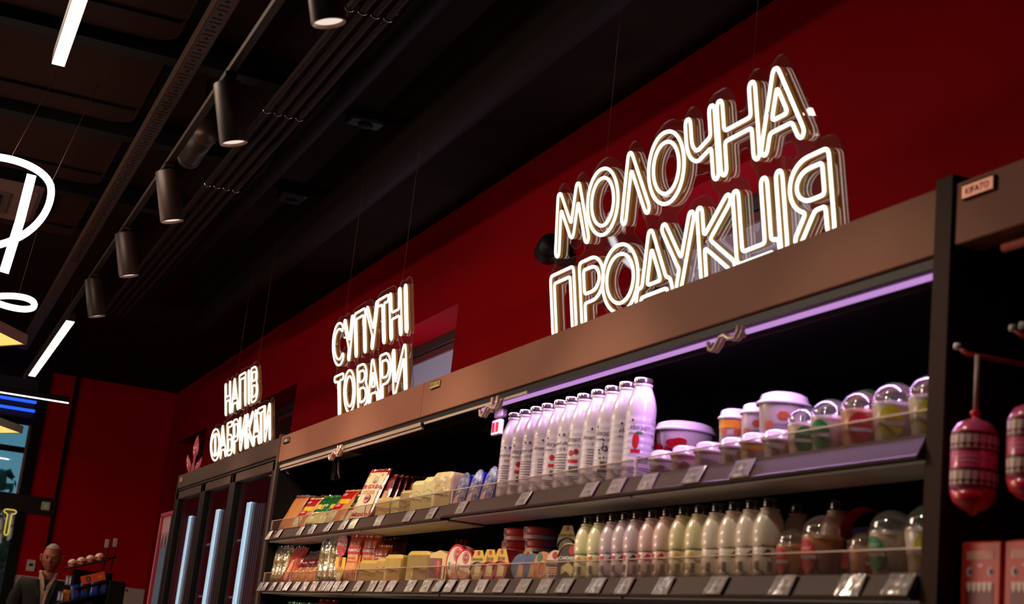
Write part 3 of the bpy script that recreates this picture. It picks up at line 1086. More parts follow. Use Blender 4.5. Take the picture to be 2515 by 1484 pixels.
for x, w_, z in ((-4.75, 0.095, 2.125), (-6.80, 0.11, 2.118)):
    o = P_(MB().bbox((x, -0.006, z - 0.012), (x + w_, 0.0, z + 0.012), mat('badge_gold', (230, 200, 120), 0.25, metal=0.5) if x > -5 else mat('badge_dark', (50, 42, 40), 0.4), 0.003), 'badge')
    MB().mesh(text('KIFATO-MK' if x > -5 else 'FREOR', 0.017, bold=0.0), INK if x > -5 else INKW, flat(-0.0068, x + w_ / 2, z)).build('lettering', o)
# hooks hanging under the fascia, each carrying nothing or a tag
HK = [(-5.79, 'clear pinkish price hook clipped under the fascia above cheese packs', 1.0), (-4.11, 'clear pinkish hook clipped under the fascia left of the white bottles', 1.0), (-2.74, 'curved pinkish hook under the fascia right of the large neon sign', 0.9)]
for k, (x, lb, s_) in enumerate(HK):
    o = thing('rail_hook', lb, 'hook', (x, 0.0, 2.0), group='hooks under the chiller fascia')
    b = MB()
    c = [(-0.062, -0.03, -0.028), (-0.050, -0.032, -0.045), (-0.032, -0.033, -0.050), (-0.016, -0.033, -0.040), (0.0, -0.033, -0.025), (0.016, -0.032, -0.022), (0.036, -0.03, -0.032), (0.060, -0.028, -0.034), (0.070, -0.027, -0.022), (0.072, -0.026, -0.008)]
    b.tube([(p[0] * s_, p[1], p[2]) for p in c], 0.0048, HOOK, 8)
    b.tube([(p[0] * s_, p[1] + 0.012, p[2]) for p in c], 0.0048, HOOK, 8)
    b.build('curved_hook', o)
    if k < 2:
        MB().bbox((-0.028, -0.012, -0.036), (-0.016, -0.002, 0.012), HOOK, 0.002).bbox((0.012, -0.012, -0.036), (0.026, -0.002, 0.012), HOOK, 0.002).build('clip', o)
    else:
        MB().bbox((0.02, -0.02, -0.03), (0.06, -0.002, -0.018), HOOK, 0.002).build('clip', o)
o = thing('ceiling_label_holder', 'dark plastic holder with small pink tag hanging inside the chiller below the left hook', 'tag holder', (-6.25, 0.16, 2.03))
MB().bbox((-0.20, -0.05, 0.0), (0.14, 0.03, 0.004), mat('khaki_plate', (90, 84, 70), 0.5), 0.001).build('plate', o)
MB().bbox((-0.16, -0.02, -0.10), (-0.10, 0.0, 0.0), BLK, 0.004).build('holder', o)
MB().tube([(-0.06, -0.02, 0.0), (-0.055, -0.02, -0.03), (-0.03, -0.02, -0.07), (-0.01, -0.02, -0.10)], [0.004, 0.006, 0.009, 0.004], mat('pink_tag', (200, 140, 125), 0.4), 8).build('tag', o)
o = thing('ceiling_label_holder', 'grey plastic holder with red white label inside the chiller left of the white bottles', 'tag holder', (-4.32, 0.11, 2.03))
MB().bbox((-0.22, -0.05, 0.0), (0.05, 0.05, 0.004), mat('khaki_plate', (90, 84, 70), 0.5), 0.001).build('plate', o)
MB().bbox((-0.04, -0.02, -0.045), (0.03, 0.0, 0.0), GREYP, 0.004).build('clamp', o)
MB().bbox((-0.05, -0.02, -0.10), (0.02, -0.004, -0.05), WHITE, 0.003).box((-0.04, -0.0215, -0.09), (-0.02, -0.020, -0.06), INKR).box((-0.01, -0.0215, -0.09), (0.012, -0.020, -0.06), INKR).build('label_box', o)
# ---------------- price tags
TAGM = mat('tag_paper', (212, 194, 188), 0.35, coat=0.4)
TAGF = mat('tag_frame', (176, 156, 150), 0.3, coat=0.6)
TAGY = mat('tag_paper_yellow', (225, 220, 110), 0.35, coat=0.4)
FOIL = clear('tag_sleeve_creased', (255, 255, 255), haze=0.02, gloss=0.04, fk=0.4, rough=0.14, bump=0.8, nscale=22)
protos = []
for v in range(4):
    o = thing('price_tag', '', 'price tag', (0, 0, -5))
    W2, H2 = 0.036, 0.045
    b = MB().bbox((-W2, -0.003, -H2), (W2, 0.0, 0.0), TAGF, 0.002)
    b.build('frame', o)
    b = MB().box((-W2 + 0.0035, -0.0036, -H2 + 0.004), (W2 - 0.0035, -0.0031, -0.004), TAGY if v == 3 else TAGM)
    b.build('card', o)
    b = MB()
    f = flat(-0.0040)
    if v != 3:
        lines(b, f, -0.026, 0.020, -0.010, 3, 0.0045, 0.0016, INKG, seed=v, nu=1)
    b.mesh(text(('12.90', '38.50', '47.20', '21.00')[v], 0.017), INK if v < 3 else INKG, flat(-0.0040, 0.0, -0.033))
    b.build('print', o)
    MB().box((-W2 + 0.001, -0.0052, -H2 + 0.001), (W2 - 0.001, -0.0048, -0.001), FOIL).build('clear_sleeve', o)
    protos.append(o)
UP = [-6.77, -6.59, -6.21, -6.02, -5.77, -5.56, -5.43, -5.11, -4.78, -4.55, -4.28, -3.79, -3.37, -3.22, -3.06, -2.84, -2.64]
UPN = ['leftmost, below orange cheese slice packs', 'second from the left below red cheese packs', 'below green cheese packs, the left one', 'below green cheese packs, the right one', 'below tall red pack',
       'pale glaring one left of the yellow card', 'yellow card below the upright goudа pack', 'silvery glaring one below small cheese blocks', 'white card below middle cheese blocks', 'below tall pale cheese blocks',
       'below blue wedge packs', 'below left white bottles', 'below right white bottles, left of a close pair', 'below right white bottles, right of a close pair', 'below striped dessert cup',
       'below small lidded cups', 'rightmost, below orange dessert cups']
LO = [-6.80, -6.70, -6.55, -6.42, -6.30, -6.15, -6.01, -5.87, -5.73, -5.64, -5.55, -5.45, -5.26, -5.09, -4.99, -4.87, -4.67, -4.52, -4.4, -4.3, -4.19, -4.04, -3.89, -3.73, -3.59, -3.46, -3.28, -3.13, -2.94, -2.71, -2.46, -2.24, -2.10]
LON = ['half hidden leftmost one', 'second from the left end', 'third from the left end', 'fourth from the left end', 'fifth from the left end', 'left of three under transparent packs', 'middle of three under transparent packs',
       'right of three under transparent packs', 'under the left tall cheese stick pack', 'under the right tall cheese stick pack', 'left below the red spoon shaped pack', 'right below the red spoon shaped pack', 'below the orange snack packs',
       'left below the first yellow cheese block', 'below the second yellow cheese block', 'below the third yellow cheese block', 'below the largest yellow cheese block', 'below the cheese wedge box', 'below the first red oval cheese box',
       'below the second red oval cheese box', 'glaring one below the yellow camembert box', 'below the brie boxes', 'below the gap of brie and blue packs', 'below the blue foil packs', 'below the orange picture box', 'below the black camembert box',
       'below the first cream bottles', 'below lilac bottles', 'bright glaring one below pink bottles', 'bright glaring one below cream bottles', 'below orange dome cups', 'below the small dome cup', 'rightmost one by the end panel']
for row, (xs, ns, z) in enumerate(((UP, UPN, 1.701), (LO, LON, 1.460))):
    for k, x in enumerate(xs):
        v = 3 if (row == 0 and k == 6) else (k * 7 + row) % 3
        dup(protos[v], (x, -0.002 - 0.002, z - (0.006 if row == 0 and x < -4.44 else 0)), 'framed price tag on the %s rail, %s' % (('upper', 'lower')[row], ns[k].replace('а', 'a')), rx=-math.radians(24 + (k * 5 % 7) - 3),
            rz=math.radians(((k * 37) % 9) - 4) * 0.4, group='price tags on the %s rail' % ('upper', 'lower')[row])
for o in protos:
    for c in list(o.children):
        bpy.data.objects.remove(c)
    bpy.data.objects.remove(o)
# ================================================================ GLASS DOOR FRIDGE
fr = thing('glass_door_fridge', 'dark upright fridge with three glass doors under the farthest neon sign', 'fridge', (-8.2, 0, 0))


def Q_(b, name, sub=None):
    o = b.build(name, sub or fr)
    if sub is None:
        o.location = (8.2, 0, 0)
    return o


Q_(MB().bbox((-9.53, 0.0, 2.06), (-6.907, 0.08, 2.148), FASD, 0.003).bbox((-9.53, 0.006, 2.045), (-6.907, 0.08, 2.058), BLK, 0.001), 'fascia')
Q_(MB().box((-9.53, 0.08, 2.11), (-6.907, 0.85, 2.148), BLKM), 'top')
Q_(MB().box((-9.53, 0.75, 0.1), (-6.907, 0.85, 2.11), mat('fridge_liner', (26, 34, 42), 0.5)), 'back_panel')
Q_(MB().box((-9.53, 0.0, 0.0), (-6.907, 0.85, 0.3), BLK), 'base')
Q_(MB().box((-9.56, 0.0, 0.0), (-9.53, 0.85, 2.148), BLK), 'side_panel')
for z in (0.7, 1.05, 1.4, 1.72):
    Q_(MB().box((-9.5, 0.2, z), (-6.92, 0.7, z + 0.012), mat('wire_shelf', (60, 70, 78), 0.4, metal=0.5)), 'shelf')
o = Q_(MB().bbox((-9.48, -0.003, 2.10), (-9.40, 0.0, 2.128), mat('badge_pale', (190, 150, 135), 0.4), 0.001), 'badge')
LEDC = emis('led_cold', (215, 238, 250), 3.0)
REFL = mat('led_reflector', (120, 150, 165), 0.4)
for x0, x1 in ((-9.52, -8.675), (-8.665, -7.865), (-7.855, -6.915)):
    F_ = MB()
    F_.bbox((x0, 0.0, 0.32), (x0 + 0.075, 0.045, 2.038), BLK, 0.003)
    F_.bbox((x1 - 0.05, 0.0, 0.32), (x1, 0.045, 2.038), BLK, 0.003)
    F_.bbox((x0, 0.0, 1.99), (x1, 0.045, 2.038), FASD, 0.003)
    F_.bbox((x0, 0.0, 0.32), (x1, 0.045, 0.38), BLK, 0.003)
    d = Q_(F_, 'door')
    Q_(MB().box((x0 + 0.075, 0.02, 0.38), (x1 - 0.05, 0.026, 1.99), DOORG), 'glass', d)
    Q_(MB().box((x0 + 0.078, 0.046, 0.38), (x0 + 0.10, 0.052, 1.99), RAIL), 'seal', d)
    # vertical led strip in the mullion behind the glass
    xs = x0 - 0.02
    Q_(MB().box((xs, 0.10, 0.35), (xs + 0.10, 0.106, 1.90), LEDC), 'led_strip', d)
    g = MB()
    for j in range(7):
        g.box((xs + 0.105 + j * 0.022, 0.10 + j * 0.006, 0.35), (xs + 0.12 + j * 0.022, 0.108 + j * 0.006, 1.89), REFL)
    Q_(g, 'reflector', d)
    light('fridge_led_light', 'AREA', (xs + 0.12, 0.16, 1.1), 0.5, (0.6, 0.85, 1.0), to=(xs + 0.3, 1.0, 1.1), size=0.05, size_y=1.5)
# pink framed cooler beyond
pk = thing('pink_cooler', 'narrow cooler with pink edge and icicle print at the left end of the fridge row', 'fridge', (-9.8, 0, 0))
PINKF = mat('pink_edge', (176, 52, 84), 0.4)
b = MB()
b.bbox((-0.21, 0.0, 1.900), (0.23, 0.5, 1.925), PINKF, 0.004)
b.bbox((-0.21, 0.0, 0.0), (-0.18, 0.5, 1.90), PINKF, 0.004)
b.bbox((0.21, 0.0, 0.0), (0.23, 0.5, 1.90), BLK, 0.002)
b.build('frame', pk)
MB().box((-0.18, 0.03, 0.0), (0.21, 0.05, 1.90), mat('cooler_glass_blue', (90, 120, 150), 0.25)).build('glass_front', pk)
b = MB()
b.box((-0.18, 0.018, 1.80), (0.21, 0.022, 1.90), mat('icicle_print', (190, 150, 160), 0.4))
for j in range(7):
    x = -0.17 + 0.056 * j
    b.add([(x, 0.018, 1.80), (x + 0.05, 0.018, 1.80), (x + 0.025, 0.018, 1.80 - (0.12, 0.07, 0.15, 0.05, 0.10, 0.13, 0.06)[j])], [(0, 1, 2)], MATS['icicle_print'])
b.build('icicle_print', pk)
b = MB()
for j in range(8):
    b.box((-0.17 + j * 0.048, 0.024, 0.1), (-0.155 + j * 0.048, 0.028, 1.70), mat('cooler_slat', (130, 160, 190), 0.35))
b.build('slats', pk)
o = thing('leaf_ornament', 'small red clear plastic three leaf ornament standing above the fridge at the far left', 'ornament', (-9.8, 0.125, 1.925))
ORN = mat('red_clear_plastic', (226, 96, 110), 0.15, coat=1.0)
for nm, cx, z0_, z1_, lean, wd in (('leaf', 0, 0.37, 0.53, 0.0, 0.022), ('leaf', 0, 0.27, 0.39, -0.06, 0.018), ('leaf', 0, 0.27, 0.39, 0.06, 0.018)):
    b = MB()
    ps, rr = [], []
    for i in range(9):
        t_ = i / 8
        ps.append((0.0, lean * (0.25 + 0.55 * t_), z0_ + (z1_ - z0_) * t_))
        rr.append(0.002 + wd * math.sin(PI * (t_ ** 0.8)) * 0.8)
    b.tube(ps, rr, ORN, 10)
    b.build('leaf', o)
b = MB().tube([(0, 0, 0), (0, 0, 0.40)], 0.008, ORN, 8)
b.tube([(0, 0, 0.24), (0, -0.024, 0.28)], 0.006, ORN, 6).tube([(0, 0, 0.24), (0, 0.024, 0.28)], 0.006, ORN, 6)
b.build('stem', o)
# black devices on the red wall
for x, z, lb in ((-6.02, 3.09, 'black swivel camera on the red wall at the left edge of the large neon sign'), (-12.9, 3.12, 'small black swivel camera on the red wall beside the farthest neon sign')):
    o = thing('security_camera', lb, 'camera', (x, 0.92, z), group='black wall cameras')
    MB().lathe([(0.0, 0.10), (0.05, 0.095), (0.062, 0.06), (0.062, -0.05), (0.05, -0.09), (0.0, -0.095)], BLK, 20, M=Matrix.Rotation(PI / 2, 4, 'Y') @ Matrix.Rotation(0.25, 4, 'X')).build('body', o)
    MB().tube([(0.04, 0, -0.03), (0.09, 0.03, -0.06), (0.10, 0.08, -0.06)], 0.035, BLK, 10).build('arm', o)
    MB().lathe([(0.035, -0.10), (0.04, -0.085)], BLKM, 16, M=Matrix.Rotation(PI / 2, 4, 'Y')).build('lens', o)
# ================================================================ PRODUCTS


def put(proto, loc, label, rz=0.0, rx=None, group=None, scale=None):
    """first call moves the prototype itself, later calls copy it"""
    if proto.get('placed') is None:
        proto['placed'] = 1
        proto.location = loc
        proto.rotation_euler = (rx or 0, 0, rz)
        if scale is not None:
            proto.scale = scale
        proto['label'] = label
        if group:
            proto['group'] = group
        return proto
    return dup(proto, loc, label, rz, rx, group, scale)


ZU, ZL = 1.7035, 1.4625
MILK = mat('white_bottle_plastic', (220, 204, 220), 0.22, coat=0.5, sss=0.0)
LBL = mat('bottle_label', (236, 226, 234), 0.4)
CAPK = mat('black_cap', (60, 47, 47), 0.22, coat=1.0)
VIO = mat('print_violet', (60, 40, 90), 0.5)


def tall_bottle(kind):
    o = thing('yogurt_bottle', '', 'bottle')
    prof = [(0.033, 0.0), (0.0375, 0.004)]
    for k in range(9):
        z = 0.018 + 0.0165 * k
        prof += [(0.0385, z - 0.006), (0.0385, z + 0.004), (0.0376, z + 0.0072)]
    prof += [(0.0385, 0.165), (0.0385, 0.176), (0.0375, 0.19), (0.0345, 0.205), (0.0300, 0.219), (0.0255, 0.231), (0.0225, 0.238), (0.0225, 0.241), (0.0245, 0.243), (0.0245, 0.246), (0.021, 0.248), (0.019, 0.25)]
    MB().lathe(prof, MILK, 32).build('bottle_body', o)
    MB().lathe([(0.0235, 0.246), (0.0240, 0.248), (0.0240, 0.260), (0.0225, 0.262), (0.0, 0.262)], CAPK, 24).build('cap', o)
    f = cyl(0.0392)
    b = MB()
    if kind == 'back':
        b.mesh(text('Йогурт «Ваш йогурт»', 0.012, shear=0.3), INK, lambda p: f((p[0], 0.128 + p[1])))
        b.mesh(text('1,5 % жиру', 0.012, shear=0.3), INK, lambda p: f((p[0], 0.112 + p[1])))
        lines(b, f, -0.04, 0.04, 0.096, 7, 0.0075, 0.0022, INKG, 5, 10)
        rectmesh(b, f, -0.016, -0.008, 0.148, 0.156, mat('flag_blue', (70, 70, 190), 0.5))
        rectmesh(b, f, -0.008, 0.0, 0.148, 0.156, mat('flag_yellow', (220, 200, 90), 0.5))
        disc(b, f, 0.025, 0.150, 0.011, 0.007, INKG, ring=0.14)
        disc(b, f, -0.030, 0.152, 0.004, 0.004, INK, 4)
    else:
        b.mesh(text('Йогурт', 0.016, shear=0.3), INK, lambda p: f((p[0] - 0.01, 0.132 + p[1])))
        b.mesh(text('«Вишня» 1,5 % жиру', 0.0085), INK, lambda p: f((p[0], 0.117 + p[1])))
        if kind == 'cherry':
            disc(b, f, -0.008, 0.095, 0.0085, 0.0085, INKR)
            disc(b, f, 0.009, 0.099, 0.0075, 0.0075, mat('cherry_dark', (150, 16, 44), 0.4))
            rectmesh(b, f, -0.018, 0.016, 0.068, 0.077, INKR)
        elif kind == 'berry':
            rr = random.Random(5)
            for q in range(26):
                disc(b, f, rr.gauss(0.0, 0.013), 0.092 + rr.gauss(0, 0.010), 0.0028, 0.0028, VIO, 6)
            rectmesh(b, f, -0.018, 0.012, 0.030, 0.038, VIO)
        elif kind == 'strawberry':
            disc(b, f, -0.018, 0.098, 0.009, 0.020, INKR)
            disc(b, f, -0.010, 0.118, 0.010, 0.004, mat('leaf_print', (60, 130, 60), 0.5))
            rectmesh(b, f, -0.030, -0.005, 0.068, 0.077, INKR)
        barcode(b, f, -0.012, 0.018, 0.042, 0.060)
        lines(b, f, -0.03, 0.03, 0.030, 3, 0.006, 0.002, INKG, 2, 10)
        disc(b, f, 0.032, 0.152, 0.010, 0.006, INKG, ring=0.14)
        disc(b, f, -0.030, 0.150, 0.004, 0.004, INK, 4)
    disc(b, f, 0.034, 0.088, 0.004, 0.004, INK, 4)
    b.build('printed_label', o)
    return o


TB = {k: tall_bottle(k) for k in ('back', 'cherry', 'berry', 'strawberry')}
seq = [('back', -4.085, .5), ('cherry', -4.000, .3), ('back', -3.918, .3), ('back', -3.838, .9), ('cherry', -3.752, .2), ('back', -3.675, .2), ('cherry', -3.598, -.2), ('back', -3.510, .8), ('berry', -3.428, .1), ('berry', -3.345, .9), ('strawberry', -3.262, .6)]
nm = ['leftmost', 'second from the left', 'third from the left', 'fourth from the left', 'fifth from the left', 'middle one', 'fifth from the right', 'fourth from the right', 'third from the right with violet dots', 'second from the right with violet berry print', 'rightmost, nearest with strawberry print']
for k, (kd, x, a) in enumerate(seq):
    put(TB[kd], (x, 0.058, ZU), 'tall white yogurt bottle on the upper shelf, %s' % nm[k], rz=a + 0.75, group='tall white bottles on the upper shelf')
for o in list(TB.values()):
    if o.get('placed') is None:
        for c in list(o.children):
            bpy.data.objects.remove(c)
        bpy.data.objects.remove(o)

# ---- small milk drink bottles on the lower shelf
GLS = clear('bottle_pet', (250, 248, 246), haze=0.02, gloss=0.06, rough=0.04)


def small_bottle(nm_, col, acc, frt):
    o = thing('milk_drink_bottle', '', 'bottle')
    M_ = mat('drink_' + nm_, col, 0.25, coat=0.7)
    prof = [(0.030, 0), (0.0345, 0.003), (0.036, 0.012), (0.036, 0.040), (0.0352, 0.043), (0.036, 0.046), (0.036, 0.060), (0.0352, 0.0625), (0.0366, 0.065), (0.0388, 0.076), (0.0390, 0.088), (0.0385, 0.098), (0.0368, 0.109), (0.0340, 0.119), (0.0300, 0.128), (0.0258, 0.1345), (0.0225, 0.138), (0.0205, 0.1405)]
    MB().lathe(prof, M_, 28).build('bottle_body', o)
    MB().lathe([(0.0205, 0.1395), (0.0245, 0.1400), (0.0245, 0.1425), (0.018, 0.144)], M_, 24).build('neck_ring', o)
    MB().lathe([(0.0172, 0.143), (0.0184, 0.1445), (0.0184, 0.162), (0.0170, 0.1645), (0, 0.1645)], CAPK, 20).build('cap', o)
    b = MB()
    f = cyl(0.0368)
    lines(b, f, -0.05, 0.05, 0.062, 1, 0.01, 0.0014, INK, 3, 14)
    b.mesh(text('йогурт питний', 0.0075, shear=.2), INK, lambda p: f((p[0], 0.066 + p[1])))
    for u in (-0.038, -0.008, 0.026):
        disc(b, f, u, 0.072, 0.0028, 0.0028, INK, 5)
    disc(b, f, 0.010, 0.071, 0.009, 0.0045, INKG, ring=0.2)
    if acc:
        rectmesh(b, f, 0.016, 0.034, 0.047, 0.056, acc)
        rectmesh(b, f, -0.052, -0.034, 0.047, 0.056, acc)
    disc(b, f, -0.008, 0.050, 0.008, 0.008, frt, 9)
    disc(b, f, -0.016, 0.047, 0.006, 0.005, frt, 7)
    b.mesh(text('Йогурт', 0.008), INK, lambda p: f((p[0] + 0.012, 0.038 + p[1])))
    for u in (-0.035, 0.0, 0.032):
        lines(b, f, u - 0.008, u + 0.010, 0.030, 6, 0.0034, 0.0026, INKG, 4, 4)
    b.build('printed_label', o)
    return o


CREAM = (236, 220, 176)
SB = {'cream': small_bottle('cream', (246, 238, 190), mat('print_orange', (214, 100, 50), 0.5), mat('fruit_orange', (226, 150, 70), 0.5)),
      'lilac': small_bottle('lilac', (222, 198, 206), INKR, mat('fruit_dark', (60, 40, 60), 0.5)),
      'pink': small_bottle('pink', (242, 206, 198), INKR, mat('fruit_red', (206, 50, 50), 0.5)),
      'vanilla': small_bottle('vanilla', (242, 228, 184), None, mat('fruit_yellow', (216, 176, 60), 0.5)),
      'white': small_bottle('white', (244, 228, 208), None, mat('fruit_plum', (110, 70, 80), 0.5))}
row = [('cream', -3.500), ('cream', -3.425), ('lilac', -3.352), ('lilac', -3.285), ('lilac', -3.222), ('pink', -3.142), ('pink', -3.070), ('vanilla', -2.992), ('vanilla', -2.918), ('white', -2.842), ('white', -2.770), ('white', -2.700), ('white', -2.632)]
dn = ['leftmost cream coloured one', 'second cream coloured one from the left', 'left one of three lilac', 'middle one of three lilac', 'right one of three lilac', 'left one of two pink', 'right one of two pink', 'left yellowish one with fruit print', 'right yellowish one with fruit print',
      'first of four whitish on the right', 'second of four whitish on the right', 'third of four whitish on the right', 'rightmost beside the dome cups']
for k, (kd, x) in enumerate(row):
    put(SB[kd], (x, 0.056, ZL), 'milk drink bottle in front on the lower shelf, %s' % dn[k], rz=(k * 1.7) % 0.9 + 0.65, group='small drink bottles, front row', scale=(.86, .86, 1))
for k, (kd, x) in enumerate([('cream', -3.455), ('lilac', -3.175), ('lilac', -3.095), ('pink', -3.025), ('vanilla', -2.955), ('vanilla', -2.86), ('white', -2.66), ('white', -2.52)]):
    put(SB[kd], (x + 0.012, 0.136, ZL), 'milk drink bottle in the second row, %s' % ('behind cream bottles', 'behind the middle lilac bottle', 'behind the right lilac bottle', 'behind the pink bottles', 'behind the left yellowish bottle', 'behind the right yellowish bottle', 'behind the last whitish bottle', 'behind the small orange dome cup', 'behind the large orange dome cup')[k], rz=k * 0.7, group='small drink bottles, second row', scale=(.86, .86, 1))

# ---- lidded dessert cups


def cup(nm_, r, h, body, decor=None, lid_h=0.022, clear_body=False, lidr=1.08):
    o = thing('dessert_cup', '', 'dessert cup')
    bm_ = mat('cup_' + nm_, body, 0.35, coat=0.3)
    MB().lathe([(r * 0.80, 0), (r * 0.86, 0.003), (r * 0.97, h - 0.004), (r, h)], bm_, 28, cap=True).build('cup_body', o)
    MB().lathe([(r * lidr, h - 0.003), (r * lidr * 1.03, h), (r * lidr, h + 0.003), (r * 0.98, h + 0.004), (r * 0.92, h + lid_h * 0.75), (r * 0.72, h + lid_h), (0, h + lid_h * 1.02)], mat('lid_frosted', (232, 214, 226), 0.18, coat=1.0), 28, cap=False).build('lid', o)
    b = MB()
    f = cyl(r * 0.90, taper=(r * 0.12) / h)
    f2 = lambda p: f((p[0], p[1]))
    if decor == 'orange':
        rectmesh(b, lambda p: f2((p[0], p[1])), -0.04, 0.04, h * 0.62, h * 0.92, mat('juice_orange', (214, 140, 40), 0.4), 12)
        for u in (-0.02, 0.012, 0.03):
            disc(b, f2, u, h * 0.5, 0.009, 0.010, mat('print_brown', (170, 80, 30), 0.5), 6)
    elif decor == 'brown':
        for u, v in ((-0.02, .35), (0.004, .62), (0.024, .4)):
            disc(b, f2, u, h * v, 0.010, 0.009, mat('print_brown', (170, 80, 30), 0.5), 6)
        barcode(b, f2, 0.028, 0.040, h * .3, h * .7)
    elif decor == 'berry':
        for u, v in ((-0.02, .3), (0.0, .5), (0.02, .28), (0.01, .2)):
            disc(b, f2, u, h * v, 0.011, 0.006, mat('print_maroon', (120, 24, 50), 0.5), 7)
    elif decor == 'stripe':
        rectmesh(b, f2, -0.045, 0.045, h * .78, h * .92, mat('print_rose', (200, 70, 90), 0.5), 12)
        disc(b, f2, 0.0, h * .4, 0.012, 0.010, mat('print_maroon', (120, 24, 50), 0.5), 7)
    lines(b, f2, -0.03, 0.03, h * .2, 3, -0.006, 0.002, INKG, 3, 8)
    b.build('printed_label', o)
    return o


CW = (232, 216, 220)
C = {'berry': cup('berry', .034, .042, CW, 'berry'), 'rose': cup('rose', .034, .044, (230, 190, 196), 'stripe'), 'pink': cup('pink', .037, .042, (232, 196, 202)),
     'brown': cup('brown', .036, .042, CW, 'brown'), 'orange': cup('orange', .036, .044, (226, 200, 170), 'orange')}
fr_ = [('berry', -3.118, 'berry dessert, leftmost of the low row beside the strawberry bottle'), ('rose', -3.010, 'rose striped dessert, second in the low row'), ('pink', -2.895, 'plain pink dessert, third in the low row'),
       ('brown', -2.785, 'white dessert with brown print, fourth in the low row'), ('orange', -2.700, 'orange dessert, fifth in the low row'), ('brown', -2.610, 'white and brown dessert, last in low row by the dome cups')]
for k, (kd, x, lb) in enumerate(fr_):
    put(C[kd], (x, 0.055, ZU), 'small lidded cup of %s' % lb, rz=0.9 + 0.1 * k, group='small lidded cups, low row')
o = cup('caramel', .042, .070, (220, 200, 196), 'brown')
put(o, (-2.745, 0.145, ZU + 0.068), 'wide lidded tub with caramel print, largest of the top dessert row', rz=0.9, scale=(1.35, 1.35, 1.15))
t_ = cup('orangetall', .036, .068, (222, 205, 190), 'orange')
put(t_, (-2.935, 0.135, ZU + 0.068), 'tall lidded cup of orange dessert, left of the two tall cups', rz=0.9)
t2 = cup('whitetall', .036, .070, CW, 'brown')
put(t2, (-2.838, 0.135, ZU + 0.068), 'tall lidded white printed cup between orange cup and wide tub', rz=0.9)
# supports under the raised ones are more cups of the same kind
for k, x in enumerate((-2.94, -2.85, -2.755)):
    put(C['brown'], (x, 0.138, ZU), 'small lidded cup hidden in the rear row, carrying the %s' % ('tall orange cup', 'tall white cup', 'wide caramel tub')[k], rz=0.2 * k, group='rear lidded cups', scale=(1, 1, 1.03))
o = thing('dessert_bowl', 'large clear tub of white dessert with dark red berries behind the strawberry bottle', 'dessert tub', (-3.305, 0.21, ZU + 0.045))
MB().lathe([(0.050, 0), (0.056, 0.004), (0.073, 0.10), (0.075, 0.105)], mat('berry_dessert', (226, 206, 206), 0.3, coat=0.6), 32).build('bowl', o)
b = MB()
f = cyl(0.0665, z0=0, taper=0.12)
rr = random.Random(4)
for k in range(15):
    u, v = rr.uniform(-0.07, 0.07), 0.055 + rr.uniform(-0.012, 0.022)
    disc(b, f, u, v, rr.uniform(.012, .022), rr.uniform(.008, .014), mat('berry_sauce', (158, 16, 24), 0.25, coat=0.6), 12)
for k in range(3):
    disc(b, f, -0.05 + 0.045 * k, 0.05, .009, .007, mat('blackberry', (26, 18, 34), 0.3), 8)
b.build('berry_filling', o)
MB().lathe([(0.078, 0.103), (0.081, 0.107), (0.078, 0.111), (0.072, 0.124), (0.058, 0.130), (0, 0.131)], MATS['lid_frosted'], 32, cap=False).build('lid', o)
tag(MB().bbox((-3.375, 0.15, ZU), (-3.235, 0.27, ZU + 0.045), mat('tray_black', (30, 24, 26), 0.4), 0.004).build('display_riser'), 'low black riser under the large berry dessert tub', 'riser')

# ---- dome cups


def dome(nm_, body, stick, r=0.041, h=0.072, open_top=True):
    o = thing('dome_cup', '', 'cup')
    MB().lathe([(r * 0.72, 0), (r * 0.78, 0.004), (r * 0.99, h - 0.006), (r, h)], mat('salad_' + nm_, body, 0.4, coat=0.5, noise=0.12, nscale=60), 30).build('cup_body', o)
    b = MB()
    b.lathe([(r * 0.97, h)] + [(r * 0.97 * math.sqrt(max(0, 1 - t_ * t_)), h + 0.001 + 0.006 * t_) for t_ in (.3, .6, .85, 1)], mat('topping_' + nm_, tuple(min(255, int(c_ * 1.1)) for c_ in body), 0.6, noise=0.3, nscale=120, bump=0.8), 24, cap=False)
    b.build('filling_top', o)
    pr = [(r * 1.07, h - 0.002), (r * 1.09, h + 0.001), (r * 1.04, h + 0.004), (r * 0.99, h + 0.006)]
    for k in range(1, 9):
        a = PI / 2 * k / 8
        pr.append((r * 0.99 * math.cos(a) + 0.0005, h + 0.006 + 0.037 * math.sin(a)))
    MB().lathe(pr, clear('dome_plastic', (250, 248, 250), haze=0.05, gloss=0.09, rough=0.03), 30, cap=False).build('dome_lid', o)
    b = MB()
    f = cyl(r * 0.88, taper=(r * 0.20) / h)
    g = lambda p: Vector(f(p)) + Vector((0, 0, 0))
    disc(b, g, 0.0, h * .50, 0.021, 0.030, stick, 24)
    b2 = MB()
    f3 = cyl(r * 0.888, taper=(r * 0.20) / h)
    rectmesh(b2, f3, -0.022, 0.022, h * .42, h * .52, mat('sticker_band', (226, 206, 214), 0.5), 10)
    b2.mesh(text('САЛАТ', 0.0075), INKW, lambda p: f3((p[0], h * .68 + p[1])))
    s_ = b.build('sticker', o)
    b2.build('sticker_band', s_)
    return o


